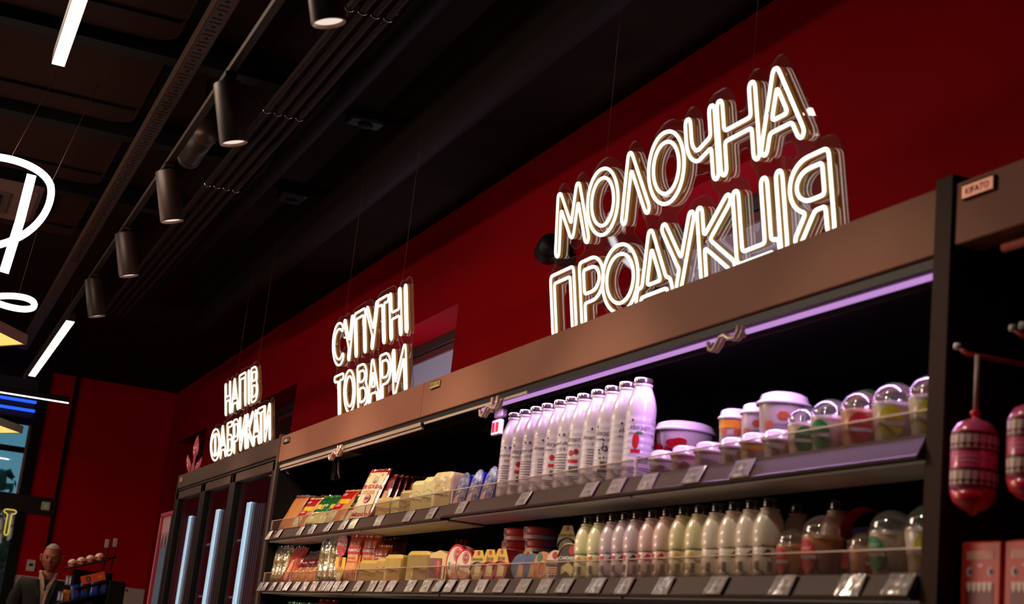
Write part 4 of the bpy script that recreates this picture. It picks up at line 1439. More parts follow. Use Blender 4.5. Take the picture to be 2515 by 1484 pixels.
SG = mat('sticker_green', (24, 130, 70), 0.5)
SR = mat('sticker_red', (206, 26, 44), 0.5)
SY = mat('sticker_yellow', (226, 200, 30), 0.5)
D = {'green': dome('green', (226, 200, 182), SG, 0.042, 0.073), 'red': dome('red', (218, 150, 112), SR), 'yellow': dome('yellow', (216, 196, 178), SY)}
for k, (kd, x, lb, s_) in enumerate([('green', -2.520, 'left green stickered dome cup, upper shelf', .9), ('green', -2.432, 'right green stickered dome cup, upper shelf, by the green carton', .96), ('red', -2.330, 'red stickered dome cup of brown salad, upper shelf', 1.0),
                                     ('yellow', -2.228, 'yellow stickered dome cup, upper shelf, fully seen', 1.03), ('yellow', -2.122, 'yellow stickered dome cup cut by the right end panel, upper shelf', 1.03)]):
    put(D[kd], (x, 0.056, ZU), lb, rz=(0.95, 0.35, 0.85, 0.75, 0.85)[k], group='dome cups on the upper shelf', scale=(s_, s_, s_))
for k, (kd, x, lb, s_) in enumerate([('red', -2.535, 'smaller brown dome cup beside the last milk drink, lower shelf', .86), ('red', -2.432, 'large brown dome cup with red sticker edge, lower shelf', 1.05), ('red', -2.300, 'low brown dome cup between two larger ones, lower shelf', .72),
                                     ('green', -2.215, 'dome cup with green sticker edge, lower shelf', 1.04), ('yellow', -2.112, 'dome cup with yellow sticker cut by the right end panel, lower shelf', 1.08)]):
    put(D[kd], (x, 0.056, ZL), lb, rz=(0.1, 0.05, 1.6, 0.0, 0.8)[k], group='dome cups on the lower shelf', scale=(s_, s_, s_))
# carton sleeves (arched bands) behind the dome cups


def sleeve(x, z, c, lb, w_=0.026, h_=0.130, y=0.112, dx=0.0):
    o = thing('carton_sleeve', lb, 'carton', (x, y, z), rz=0.5)
    m_ = mat('carton_' + lb.split()[0], c, 0.45, c2=tuple(min(255, v + 46) for v in c), nscale=70)
    b = MB()
    n_ = 14
    pr = []
    for k in range(n_ + 1):
        a = PI * k / n_
        pr.append((0.045 * math.cos(a), h_ - 0.045 + 0.045 * math.sin(a)))
    pr = [(0.040, 0.0)] + pr + [(-0.040, 0.0)]
    vs = []
    for yy in (-w_, w_):
        for p in pr:
            vs.append((p[0], yy, p[1]))
    k_ = len(pr)
    b.add(vs, [(i, i + 1, k_ + i + 1, k_ + i) for i in range(k_ - 1)], m_)
    b.build('band', o)
    MB().lathe([(0.030, 0.001), (0.036, 0.004), (0.039, 0.072), (0.039, 0.074)], mat('salad_inner', (150, 110, 90), 0.5), 20).build('tub', o)
    MB().box((-0.038, -w_ - 0.001, 0.02), (0.038, -w_ + 0.0, 0.05), m_).build('front_flap', o)


sleeve(-2.378, ZU, (36, 166, 50), 'green carton sleeve of a tub standing behind green dome cup, upper shelf', dx=0)
sleeve(-2.290, ZU, (170, 40, 34), 'red carton sleeve arching behind the red stickered cup, upper shelf')
sleeve(-2.170, ZU, (196, 100, 40), 'orange carton sleeve arching behind the yellow stickered cup, upper shelf', h_=0.125)
sleeve(-2.372, ZL, (220, 34, 44), 'crimson carton sleeve arching behind the large brown cup, lower shelf', h_=0.138)
sleeve(-2.160, ZL, (44, 176, 50), 'lime carton sleeve arching behind the last dome cups, lower shelf', h_=0.140)

# ---- film packs of sliced cheese


def bulge(w, h, t, u, v):
    """front surface of a filled pouch; u,v in -1..1"""
    e = max(0.0, 1 - abs(u) ** 4) * max(0.0, 1 - abs(v) ** 6)
    return e ** 0.5 * t / 2


def pouch(name, cat, w, h, t, body, areas, words=(), wav=0.0, seed=1, film=None):
    """pillow pack standing on its lower edge, face to -y; areas = (u0,u1,v0,v1,material)"""
    o = thing(name, '', cat)
    rr = random.Random(seed)
    ph = rr.uniform(0, 6)
    nu, nv = 10, 16
    b = MB()

    def S_(u, v, s, off=0.0):
        y = -s * (bulge(w, h, t, u, v) + off) + wav * math.sin(7 * v + ph) * (0.4 + 0.6 * abs(v)) * 0.5 + wav * 0.5 * math.sin(9 * u + 3 * v + ph)
        return (u * w / 2, y, h / 2 + v * h / 2)
    for s in (1, -1):
        vs = [S_(-1 + 2 * i / nu, -1 + 2 * j / nv, s) for j in range(nv + 1) for i in range(nu + 1)]
        b.add(vs, [(j * (nu + 1) + i, j * (nu + 1) + i + 1, (j + 1) * (nu + 1) + i + 1, (j + 1) * (nu + 1) + i) for j in range(nv) for i in range(nu)], body, True)
    b.build('pouch', o)
    if areas:
        b = MB()
        for k, (u0, u1, v0, v1, m_) in enumerate(areas):
            n1, n2 = 8, 8
            vs = [S_(u0 + (u1 - u0) * i / n1, v0 + (v1 - v0) * j / n2, 1, 0.0006 + 0.0003 * k) for j in range(n2 + 1) for i in range(n1 + 1)]
            b.add(vs, [(j * (n1 + 1) + i, j * (n1 + 1) + i + 1, (j + 1) * (n1 + 1) + i + 1, (j + 1) * (n1 + 1) + i) for j in range(n2) for i in range(n1)], m_)
        b.build('print', o)
    if words:
        b = MB()
        for s_, sz, u, v, m_ in words:
            b.mesh(text(s_, sz, bold=sz * 0.012), m_, lambda p: S_(u + p[0] / (w / 2), v + p[1] / (h / 2), 1, 0.0022))
        b.build('lettering', o)
    # crimped seal at the top
    b = MB()
    vs = []
    for i in range(21):
        u = -1 + 2 * i / 20
        for z, yy in ((0, 0), (0.010, 0.0012 * (-1) ** i + wav * math.sin(9 * u) * 0.6)):
            vs.append((u * w / 2, yy, h - 0.001 + z))
    b.add(vs, [(2 * i, 2 * i + 2, 2 * i + 3, 2 * i + 1) for i in range(20)], film or body)
    b.build('seal', o)
    return o


CH = mat('cheese_yellow', (226, 196, 116), 0.35, coat=0.6, noise=0.06, nscale=30)
CHO = mat('cheese_orange', (200, 132, 78), 0.3, coat=0.8, noise=0.06, nscale=30)
CHP = mat('cheese_pale', (238, 230, 158), 0.3, coat=0.6, noise=0.05, nscale=30)
CHB = mat('cheese_butter', (226, 190, 96), 0.32, coat=0.6, noise=0.05, nscale=30)
PR_ = mat('pack_red', (190, 30, 36), 0.2, coat=1.0, bump=0.6, nscale=50)
PDR = mat('pack_dark_red', (120, 28, 26), 0.2, coat=1.0, bump=0.7, nscale=50)
PGN = mat('pack_green', (30, 112, 50), 0.18, coat=1.0, bump=1.0, nscale=60)
PYL = mat('pack_yellow', (228, 190, 40), 0.3, coat=0.6)
PCR = mat('pack_cream', (234, 220, 176), 0.2, coat=1.0, bump=0.5, nscale=40)
POR = mat('pack_orange', (190, 74, 32), 0.35, coat=0.4, bump=0.3)
PBL = mat('pack_blue', (40, 90, 170), 0.25, coat=0.8, bump=0.6)
PWH = mat('pack_white_film', (214, 208, 200), 0.15, coat=1.0, bump=1.0, nscale=60)
PGY = mat('pack_grey_film', (110, 96, 96), 0.12, coat=1.0, bump=1.0, nscale=60)
LEAN = -math.radians(30)
red_p = pouch('cheese_slices_pack', 'cheese pack', 0.15, 0.19, 0.022, CHO, [(-1, 1, .42, 1, PR_), (-.4, .7, .12, .40, PYL), (-1, .25, -.25, .12, PR_), (-1, .2, -1, -.28, PCR)], [('CEP', 0.02, -.3, .68, INKW), ('ГАУДА', 0.014, -.35, 0, INKW)], 0.002, 1)
dr_p = pouch('cheese_slices_pack', 'cheese pack', 0.15, 0.19, 0.018, PDR, [(-.85, .85, -.9, .3, CHO)], (), 0.003, 2)
or_p = pouch('cheese_slices_pack', 'cheese pack', 0.14, 0.185, 0.018, CHO, [(-1, 1, .86, 1, PR_)], (), 0.003, 3, FILM)
gr_p = pouch('cheese_slices_pack', 'cheese pack', 0.16, 0.16, 0.02, PGN, [(-.8, .1, .1, .4, PYL), (-.8, .8, -.85, -.1, CHP), (-.5, .5, .5, .8, PGN)], [('СИР', 0.018, .3, .3, INKW), ('LIGHT', 0.012, -.3, -.3, INK)], 0.004, 4)
go_p = pouch('cheese_slices_pack', 'cheese pack', 0.15, 0.215, 0.02, PR_, [(-.86, .86, -.97, .90, PCR)], [('SER GOUDA', 0.026, 0, .28, INKR), ('ser żółty w plastrach', 0.010, 0, .10, INKR), ('dojrzewający pełnotłusty', 0.009, 0, .02, INKR)], 0.002, 5)
b = MB()
f = lambda p: (p[0], -0.0122 - 0.0008, p[1])
disc(b, f, 0.012, 0.085, 0.020, 0.020, INKR, 24)
disc(b, lambda p: (p[0], -0.0138, p[1]), 0.012, 0.085, 0.016, 0.016, INKW, 24)
b.box((-0.002, -0.0146, 0.080), (0.026, -0.0139, 0.090), mat('emblem_blue', (60, 70, 150), 0.5))
for k in range(4):
    b.box((0.001 + 0.006 * k, -0.0145, 0.072), (0.004 + 0.006 * k, -0.0139, 0.098), INKR)
disc(b, f, 0.012, 0.168, 0.018, 0.016, INKG, 16, ring=0.12)
for k in range(5):
    b.add([(-0.0 + k * 0.005, -0.0131, 0.156), (0.003 + k * 0.005, -0.0131, 0.156), (0.008 + k * 0.003, -0.0131, 0.178)], [(0, 1, 2)], INKG)
b.build('emblem', go_p)
PP = [
    (or_p, -6.765, .030, .0, 'orange cheese slice pack, leftmost on the upper shelf'), (or_p, -6.755, .055, .0, 'orange cheese slice pack, second from the left on the upper shelf'), (or_p, -6.745, .080, .0, 'orange cheese slice pack, third from the left on the upper shelf'),
    (red_p, -6.535, .030, .0, 'red topped cheese slice pack with yellow patch, left of the green packs'), (dr_p, -6.50, .075, .1, 'dark red cheese pack behind the left red topped pack'), (dr_p, -6.38, .13, .0, 'dark red cheese pack behind the first green pack'),
    (gr_p, -6.27, .030, .0, 'green cheese pack, left of three green ones'), (gr_p, -6.15, .056, .0, 'green cheese pack, middle of three green ones'), (gr_p, -6.04, .082, .0, 'green cheese pack, right of three green ones'),
    (red_p, -5.93, .020, .0, 'tall red topped cheese slice pack, right of the green packs'), (red_p, -5.80, .060, -.05, 'red topped cheese slice pack tucked left behind the gouda pack'),
]
for pr, x, y, a, lb in PP:
    put(pr, (x, y + 0.018, ZU + 0.001), lb, rz=a + 0.22, rx=LEAN if pr is not or_p else LEAN * 0.8, group='leaning cheese slice packs on the upper shelf', scale=(.9, .9, .88) if pr is red_p and x < -6 else None)
put(go_p, (-5.555, 0.042, ZU + 0.001), 'large cream pack with red SER GOUDA lettering leaning on the upper shelf', rz=0.25, rx=-math.radians(20))
for k in range(8):
    put(dr_p, (-5.525 + 0.005 * k, 0.072 + 0.025 * k, ZU + 0.001), 'dark red cheese pack in the row behind the gouda pack, %s' % ('front one', 'second', 'third', 'fourth', 'fifth', 'sixth', 'seventh', 'rear one')[k], rz=0.25, rx=-math.radians(19 - 0.8 * k), group='row of dark red cheese packs')

# ---- cheese blocks


def block(name, w, d, h, m_, holes=0, seed=1, wrap=True):
    o = thing(name, '', 'cheese')
    b = MB()
    rr = random.Random(seed)
    n_ = 6
    e = 0.22
    # rounded top block: superellipse profile in x,z, extruded in y with rounded ends
    prof = []
    for k in range(25):
        a = PI * k / 24
        cx, cz = math.cos(a), math.sin(a)
        prof.append((w / 2 * (abs(cx) ** e) * (1 if cx >= 0 else -1), h * 0.72 + h * 0.28 * abs(cz) ** 0.55))
    prof = [(w / 2, 0)] + prof + [(-w / 2, 0)]
    ys = [(-d / 2, .94), (-d / 2 + 0.006, 1), (0, 1.0), (d / 2 - 0.006, 1), (d / 2, .94)]
    vs = []
    for y, s in ys:
        vs += [(p[0] * s, y, p[1] * (s if p[1] > 0 else 1)) for p in prof]
    k_ = len(prof)
    fs = [(j * k_ + i, j * k_ + (i + 1) % k_, (j + 1) * k_ + (i + 1) % k_, (j + 1) * k_ + i) for j in range(len(ys) - 1) for i in range(k_)]
    fs += [tuple(range(k_)), tuple(range(len(ys) * k_ - 1, (len(ys) - 1) * k_ - 1, -1))]
    b.add(vs, fs, m_, False)
    for k in range(holes):
        disc(b, lambda p: (p[0], -d / 2 - 0.0006, p[1]), rr.uniform(-w * .35, w * .35), rr.uniform(h * .25, h * .85), 0.0035, 0.0025, mat('cheese_hole', (176, 150, 90), 0.5), 8)
    b.build('cut_block', o)
    if wrap:
        b = MB()
        for _ in range(2):
            q = rr.uniform(0.2, .6) * h
            b.tube([(-w * .48, -d / 2 - 0.001, q), (-w * .1, -d / 2 - 0.0022, q + rr.uniform(-.01, .012)), (w * .25, -d / 2 - 0.001, q - rr.uniform(-.01, .012)), (w * .48, -d / 2 - 0.001, q + .004)], 0.0010, WRAP, 5)
        b.add([(-w / 2 - .001, -d / 2 - .0016, 0.001), (w / 2 + .001, -d / 2 - .0016, 0.001), (w / 2 + .001, -d / 2 - .0016, h * .86), (-w / 2 - .001, -d / 2 - .0016, h * .86)], [(0, 1, 2, 3)], WRAP)
        b.build('cling_wrap', o)
    return o


for k, (x, y, w, d, h, m_, ho, lb) in enumerate([
        (-5.235, .06, .12, .06, .068, CH, 0, 'small tan cheese block, leftmost block on the upper shelf'), (-5.095, .07, .10, .06, .066, CHP, 0, 'small pale cheese block, second block on the upper shelf'),
        (-5.02, .11, .08, .06, .066, CHP, 0, 'small pale cheese block half hidden behind the second block'), (-4.935, .055, .105, .07, .076, CH, 0, 'tan cheese block, third in front on the upper shelf'),
        (-4.815, .055, .11, .07, .102, CHP, 0, 'tall pale yellow cheese block, left one on the upper shelf'), (-4.705, .055, .095, .07, .108, CHP, 0, 'tall pale yellow cheese block, right one on the upper shelf'),
        (-4.575, .065, .13, .10, .114, mat('cheese_holey', (226, 206, 140), 0.35, coat=0.5, noise=0.08, nscale=30), 26, 'tallest cheese block with small holes beside the blue wedge packs')]):
    put(block('cheese_block', w, d, h, m_, ho, k + 1), (x, y, ZU), lb, rz=0.15, group='cheese blocks on the upper shelf')
for k, (x, y, w, d, h, m_, lb) in enumerate([
        (-5.285, .055, .16, .07, .078, CHB, 'rounded yellow cheese block, leftmost on the lower shelf'), (-5.12, .060, .12, .07, .084, CHB, 'yellow cheese block, second on the lower shelf'), (-4.985, .055, .13, .08, .092, CHB, 'yellow cheese block, third on the lower shelf'),
        (-4.84, .075, .09, .07, .095, CHB, 'narrow yellow cheese block half hidden before the largest one'), (-4.72, .055, .155, .085, .098, CHB, 'largest yellow cheese block on the lower shelf')]):
    put(block('cheese_block', w, d, h, m_, 3 if k == 2 else 0, k + 21), (x, y, ZL), lb, rz=0.15, group='cheese blocks on the lower shelf')
o = thing('cheese_wedge_pack', 'tan cheese wedge pack with red and brown label beside the oval red boxes', 'cheese pack', (-4.555, 0.055, ZL), rz=0.3)
MB().prism([(-.05, 0), (.05, 0), (.05, .085), (.005, .098), (-.045, .085)], -.03, .05, CH).build('wedge', o)
b = MB().box((-.045, -.0315, .008), (.02, -.0302, .072), mat('label_brown', (110, 60, 44), 0.4))
disc(b, lambda p: (p[0], -.0322, p[1]), .004, .04, .017, .028, INKR, 18)
b.mesh(text('Пармезан', 0.009), INKW, lambda p: (.006 - p[1], -.0328, .04 + p[0]))
b.build('label', o)
# ---- blue wedge packs
o = thing('blue_cheese_pack', '', 'cheese pack')
b = MB()
pr = []
for k in range(17):
    a = PI * k / 16
    pr.append((0.034 * math.cos(a) * (1 if abs(math.cos(a)) > .2 else 1), 0.06 + 0.062 * math.sin(a) ** 0.9))
pr = [(0.034, 0.0)] + pr + [(-0.034, 0.0)]
b.prism(pr, 0.0, 0.05, mat('blue_tub', (10, 20, 150), 0.35))
b.build('tub', o)
b = MB().prism([(p[0] * 1.04, p[1] * 1.03) for p in pr], -0.004, -0.0002, mat('silver_foil', (150, 150, 175), 0.25, metal=0.8, bump=1.0, nscale=70))
b.build('foil_edge', o)
b = MB().prism([(p[0] * .86, 0.006 + p[1] * .92) for p in pr], -0.0055, -0.0042, mat('blue_cheese_print', (30, 50, 110), 0.2, coat=1.0, c2=(150, 150, 160), nscale=60, bump=1.0))
disc(b, lambda p: (p[0], -.0062, p[1]), -.006, .055, .008, .009, mat('badge_yellow', (206, 160, 60), 0.4), 14)
b.prism([(-.028, .004), (0.0, .004), (-.004, .04), (-.024, .03)], -.0064, -.0056, mat('cheese_cut_print', (210, 170, 140), 0.5))
b.build('printed_face', o)
for k, x in enumerate((-4.445, -4.335, -4.225)):
    put(o, (x, 0.035 + 0.003 * k, ZU), 'blue pointed cheese pack with silver foil rim, %s of three' % ('left', 'middle', 'right')[k], rz=0.15, rx=-math.radians(12), group='blue pointed cheese packs', scale=(1, 1, .88 + .02 * k))
# ================================================================ LOWER SHELF, LEFT PART
st_p = pouch('cheese_stick_pack', 'cheese pack', 0.10, 0.165, 0.03, clear('stick_film', (250, 246, 240), haze=0.25, gloss=0.04, fk=0.5, rough=0.15, hc=(220, 206, 170), bump=0.5, nscale=50), [(-.25, .25, .62, .85, mat('label_navy', (60, 66, 120), 0.4))], [('сир', 0.03, 0, .15, mat('print_brown2', (110, 70, 20), 0.5)), ('коса', 0.018, 0, -.1, mat('print_brown2', (110, 70, 20), 0.5))], 0.003, 11, FILM)
b = MB()
for k in range(3):
    x = -0.028 + 0.028 * k
    b.tube([(x + 0.003 * math.sin(j * 1.4 + k), 0.0, 0.012 + 0.0155 * j) for j in range(9)], [0.012 + 0.002 * (j % 2) for j in range(9)], CHP, 8)
b.build('cheese_sticks', st_p)
pk_p = pouch('cheese_slices_pack', 'cheese pack', 0.13, 0.165, 0.022, mat('pack_rose', (190, 60, 66), 0.2, coat=1.0, bump=0.8, nscale=60), [(-.3, .2, -.9, .3, mat('paste_peach', (226, 170, 120), 0.35, coat=0.5))], (), 0.003, 12)
tr_p = pouch('cheese_slices_pack', 'cheese pack', 0.13, 0.165, 0.022, PGY, [(-.9, .9, -.05, .45, mat('pack_wine', (120, 24, 50), 0.2, coat=1.0)), (-.85, .85, -.95, -.1, mat('slices_tan', (214, 160, 100), 0.2, coat=1.0, c2=(190, 100, 70), nscale=40, bump=0.8))], [('тостовий', 0.012, 0, .2, INKW)], 0.004, 13)
QL = 'packs on the left of the lower shelf'
for k, (pr, x, y, lb, le, sc) in enumerate([
        (st_p, -6.79, .035, 'clear bag of yellow cheese sticks, leftmost on the lower shelf', 6, None), (st_p, -6.69, .040, 'clear bag of yellow cheese sticks, second from the left on the lower shelf', 6, None),
        (st_p, -6.62, .075, 'clear bag of cheese sticks behind the rose pack', 6, None), (pk_p, -6.56, .030, 'rose red cheese pack leaning beside the cheese sticks', 20, None),
        (tr_p, -6.42, .030, 'grey topped slice pack, left of three on the lower shelf', 32, (.9, 1, 1)), (tr_p, -6.30, .030, 'grey topped slice pack, middle of three on the lower shelf', 32, (.9, 1, 1)), (tr_p, -6.18, .034, 'grey topped slice pack, right of three on the lower shelf', 32, (.9, 1, 1)),
        (st_p, -6.00, .040, 'tall clear bag of cheese braids, left one before the red spoon shaped pack', 4, (1.2, 1, 1.16)), (st_p, -5.86, .045, 'tall clear bag of cheese braids, right one before the red spoon shaped pack', 5, (1.2, 1, 1.12))]):
    put(pr, (x, y + .012, ZL + 0.001), lb, rz=0.22, rx=-math.radians(le), group=QL, scale=sc)
o = thing('spoon_shaped_pack', 'tall red and yellow spoon shaped cheese pack with white script, lower shelf', 'cheese pack', (-5.72, 0.045, ZL), rz=0.45)
pr = []
for k in range(33):
    a = -PI / 2 + 2 * PI * k / 32
    t_ = (math.sin(a) + 1) / 2
    pr.append((0.036 * math.cos(a) * (0.85 + 0.25 * math.sin(t_ * 5)), 0.098 + 0.098 * math.sin(a)))
MB().prism([(p[0] * .80, min(p[1], .11)) for p in pr if p[1] < .112] , -0.008, 0.012, PYL).build('yellow_body', o)
MB().prism([(0.030 * math.cos(a), 0.148 + 0.048 * math.sin(a)) for a in [2 * PI * k / 28 for k in range(28)]], -0.0115, 0.008, PR_).prism([(-.006, .06), (.006, .06), (.008, .11), (-.008, .11)], -.0112, -.0085, PR_).build('red_head', o)
b = MB().mesh(text('Yirabi', 0.021, shear=0.2), INKW, flat(-0.0122, 0, 0.148))
b.mesh(text('DZIUGAS', 0.009), INKR, flat(-0.0092, 0, 0.052))
b.box((-.012, -.0092, .012), (.010, -.0086, .036), INKW)
disc(b, flat(-0.0121), 0, 0.165, 0.016, 0.016, INKW, 20, ring=0.06)
b.build('lettering', o)
put(pouch('cheese_pack', 'cheese pack', 0.10, 0.185, 0.016, PBL, [(-1, .4, .1, .45, INKW), (-1, 1, .55, 1, mat('pack_lilac_blue', (130, 140, 220), 0.2, coat=1.0))], (), 0.003, 15), (-5.66, .10, ZL + 0.001), 'blue and white glossy pack squeezed behind the red spoon shaped pack', rz=0.3, rx=-0.12)
sn = pouch('snack_pack', 'snack pack', 0.095, 0.175, 0.024, POR, [(-1, 1, -.95, -.45, mat('snack_photo', (170, 60, 36), 0.4, c2=(226, 180, 120), nscale=45)), (-1, 1, -.45, .20, mat('pack_apricot', (224, 150, 90), 0.35)), (-.8, .95, .22, .52, INKR)], [('DAMMINO', 0.017, .05, .37, INKW), ('ORGANIC', 0.011, 0, .02, INKR), ('CHEESE SNACKS', 0.009, 0, -.14, INKR)], 0.003, 16)
for k, (x, y, a, rl, lb, s_) in enumerate([(-5.56, .040, .3, -.08, 'orange snack pack with red band, front left one beside the spoon shaped pack', None), (-5.470, .078, .4, -.05, 'orange snack pack with red band, front right one', None),
                                       (-5.40, .11, .4, .0, 'orange snack pack lying askew behind the first yellow cheese block', (1, 1, .8)), (-5.60, .17, .6, -.02, 'orange snack pack in the rear, left of the upright ones', None),
                                       (-5.53, .18, .7, -.02, 'orange snack pack in the rear, middle one', None), (-5.47, .19, .3, -.02, 'bright orange snack pack standing upright at the rear right', (1, 1, 1.05))]):
    put(sn, (x, y, ZL + 0.001), lb, rz=a, rx=rl, group='orange snack packs', scale=s_)
put(pouch('snack_pack', 'snack pack', 0.05, 0.17, 0.012, POR, (), (), 0.004, 17), (-4.98, .26, ZL + 0.001), 'single orange pack leaning alone deep in the shelf behind cheese blocks', rz=1.0, rx=-0.15)
# oval red boxes of soft cheese
o = thing('oval_cheese_box', '', 'cheese box')
n_ = 36


def ell(rx_, rz_, cz, k=1.0):
    return [(rx_ * k * math.cos(2 * PI * i / n_), cz + rz_ * k * math.sin(2 * PI * i / n_)) for i in range(n_)]


MB().prism(ell(.048, .056, .056), 0.0, 0.05, mat('box_red_card', (222, 30, 46), 0.35)).prism(ell(.0485, .0565, .0565), .018, .034, INKW).build('box', o)
b = MB().prism(ell(.0495, .0575, .0575), -.008, .010, mat('box_red_gloss', (206, 16, 40), 0.2, coat=0.8))
b.build('lid', o)
b = MB().prism(ell(.042, .050, .057), -.0092, -.0081, mat('card_cream', (238, 216, 190), 0.4))
disc(b, lambda p: (p[0], -.0098, p[1]), .006, .082, .018, .022, INKR, 22)
disc(b, lambda p: (p[0], -.0102, p[1]), .006, .082, .014, .018, INKW, 22, ring=.08)
b.mesh(text('Сир', .011), INKW, flat(-.0104, .006, .084))
b.mesh(text('Camembert', .012), INKR, flat(-.0098, 0, .050))
lines(b, flat(-.0098), -.024, .02, .040, 2, .005, .0013, INKR, 4, 1)
b.prism([(-.02, .012), (.022, .012), (.026, .032), (-.016, .034)], -.0098, -.0093, mat('cheese_photo', (216, 160, 100), 0.4))
b.prism([(-.034, .035), (-.026, .035), (-.028, .060), (-.034, .056)], -.0098, -.0093, mat('leaf_print', (60, 130, 60), 0.5))
b.build('front_card', o)
put(o, (-4.415, .045, ZL), 'larger oval red cheese box standing on edge, left of the yellow camembert box', rz=.32, group='oval red cheese boxes')
put(o, (-4.325, .040, ZL), 'smaller oval red cheese box standing on edge, touching the yellow camembert box', rz=.32, group='oval red cheese boxes', scale=(.88, .88, .85))
# yellow topped hexagonal boxes


def hexbox(word, wc, arc_c, side, body):
    o = thing('cheese_carton', '', 'cheese box')
    hx = [(-.018, 0), (.018, 0), (.037, .040), (.037, .052), (.018, .092), (-.018, .092), (-.037, .052), (-.037, .040)]
    MB().prism(hx, 0, .055, side).build('box', o)
    b = MB().prism([(.018, .092), (-.018, .092), (-.037, .052), (.037, .052)], -.0012, -.0002, PYL)
    b.prism([(-.037, .052), (.037, .052), (.037, .040), (.018, 0), (-.018, 0), (-.037, .040)], -.0012, -.0002, body)
    b.tube([(.034 * math.cos(a), -.002, .030 + .026 * math.sin(a)) for a in [PI * k / 14 for k in range(15)]], .0025, arc_c, 6)
    b.prism([(-.014, .012), (.016, .012), (.019, .042), (-.010, .046)], -.0020, -.0013, mat('brie_photo', (236, 216, 150), 0.4))
    disc(b, lambda p: (p[0], -.0020, p[1]), 0, .083, .0065, .0075, INKR, 8)
    b.mesh(text(word, .021 if len(word) < 6 else .0155, shear=.25), wc, flat(-.0022, 0, .065))
    b.build('front_print', o)
    return o


hb = hexbox('brie', mat('print_maroon2', (110, 20, 40), 0.5), INKR, mat('box_side_red', (196, 40, 50), 0.4), mat('front_red', (176, 34, 44), 0.4))
hc = hexbox('camembert', INK, mat('arc_blue', (50, 80, 150), 0.4), mat('box_side_blue', (40, 100, 170), 0.4), mat('front_tan', (206, 166, 100), 0.4, c2=(150, 130, 70), nscale=50))
put(hc, (-4.225, .040, ZL), 'yellow camembert carton in front between oval red box and brie cartons', rz=.3, group='yellow topped cartons')
put(hb, (-4.130, .040, ZL), 'yellow topped brie carton, left one', rz=.3, group='yellow topped cartons')
put(hb, (-4.040, .040, ZL), 'yellow topped brie carton, right one', rz=.3, group='yellow topped cartons')
for k in range(3):
    put(hb, (-3.985 + .008 * k, .100 + .058 * k, ZL), 'brie carton in the row behind the right one, %s' % ('nearest', 'middle', 'rearmost')[k], rz=.3, group='brie cartons behind')
b_ = thing('foil_cheese', '', 'cheese pack')
MB().prism([(.036 * math.cos(a) , .036 + .036 * math.sin(a)) for a in [2 * PI * k / 26 for k in range(26)]], 0, .045, mat('foil_blue', (70, 130, 190), 0.2, coat=1.0, bump=1.0, nscale=50)).build('wrapper', b_)
b = MB().prism([(.034 * math.cos(a), .036 + .034 * math.sin(a)) for a in [2 * PI * k / 26 for k in range(26)]], -.0012, -.0001, mat('foil_print_blue', (64, 96, 150), 0.3, c2=(120, 120, 130), nscale=50))
b.prism([(-.012, .008), (.014, .010), (.012, .040), (-.004, .044)], -.0022, -.0013, mat('paste_peach', (226, 170, 120), 0.35))
b.build('front_print', b_)
put(b_, (-3.905, .045, ZL), 'round blue foil wrapped cheese, left of two', rz=.4, group='round blue foil cheeses', scale=(1, 1, 1.05))
put(b_, (-3.820, .045, ZL), 'round blue foil wrapped cheese, right of two', rz=.4, group='round blue foil cheeses')


def roundbox(name_, col, arch_h, w, prints):
    o = thing('cheese_carton', '', 'cheese box')
    pr = [(w / 2, 0), (w / 2, arch_h * .62)] + [(w / 2 * math.cos(a), arch_h * .62 + arch_h * .38 * math.sin(a)) for a in [PI * k / 12 for k in range(1, 12)]] + [(-w / 2, arch_h * .62), (-w / 2, 0)]
    MB().prism(pr, 0, .05, col).build('box', o)
    b = MB()
    for f_ in prints:
        f_(b)
    b.build('front_print', o)
    return o


a1 = roundbox('a', mat('box_orange_photo', (206, 110, 66), 0.4, c2=(226, 150, 100), nscale=30), .078, .066, [lambda b: disc(b, flat(-.001), .0, .030, .018, .024, mat('paste_peach', (226, 170, 120), 0.35), 20, ring=.3), lambda b: disc(b, flat(-.001), -.012, .060, .010, .014, mat('leaf_print', (60, 130, 60), 0.5), 10)])
put(a1, (-3.745, .042, ZL), 'orange picture carton of cheese between blue foil cheese and cream carton', rz=.35)
a2 = roundbox('b', mat('card_cream', (238, 216, 190), 0.4), .080, .062, [lambda b: b.box((-.031, -.0012, .036), (.031, -.0002, .052), mat('label_brown', (110, 60, 44), 0.4)), lambda b: disc(b, flat(-.001), 0, .066, .010, .010, INKR, 18), lambda b: b.mesh(text('CAMEMBERT', .0085), INKW, flat(-.0018, 0, .044)),
                                                                    lambda b: lines(b, flat(-.001), -.02, .02, .030, 3, .006, .0018, INKR, 5, 1), lambda b: [b.box((-.014 + .01 * k, -.0012, .006), (-.009 + .01 * k, -.0002, .014), INK) for k in range(3)]])
put(a2, (-3.665, .042, ZL), 'cream carton with red seal and brown CAMEMBERT band', rz=.35)
a3 = roundbox('c', mat('box_dark_brown', (56, 36, 30), 0.3, coat=0.5), .095, .082, [lambda b: disc(b, flat(-.001), .010, .078, .012, .012, INKR, 18), lambda b: b.mesh(text('CAMEMBERT', .013, bold=.0003), INKW, flat(-.0012, 0, .056)), lambda b: b.prism([(-.026, .012), (-.006, .022), (.014, .008), (.024, .030), (.0, .046), (-.024, .034)], -.0014, -.0004, mat('brie_photo', (236, 216, 150), 0.4)),
                                                                                lambda b: b.tube([(.041 * math.cos(a), -.001, .059 + .036 * math.sin(a)) for a in [PI * k / 12 for k in range(13)]], .0014, mat('gold_line', (206, 176, 110), 0.3, metal=0.6), 5)])
put(a3, (-3.575, .042, ZL), 'black arched camembert carton with gold edge, left of the cream bottles', rz=.35)
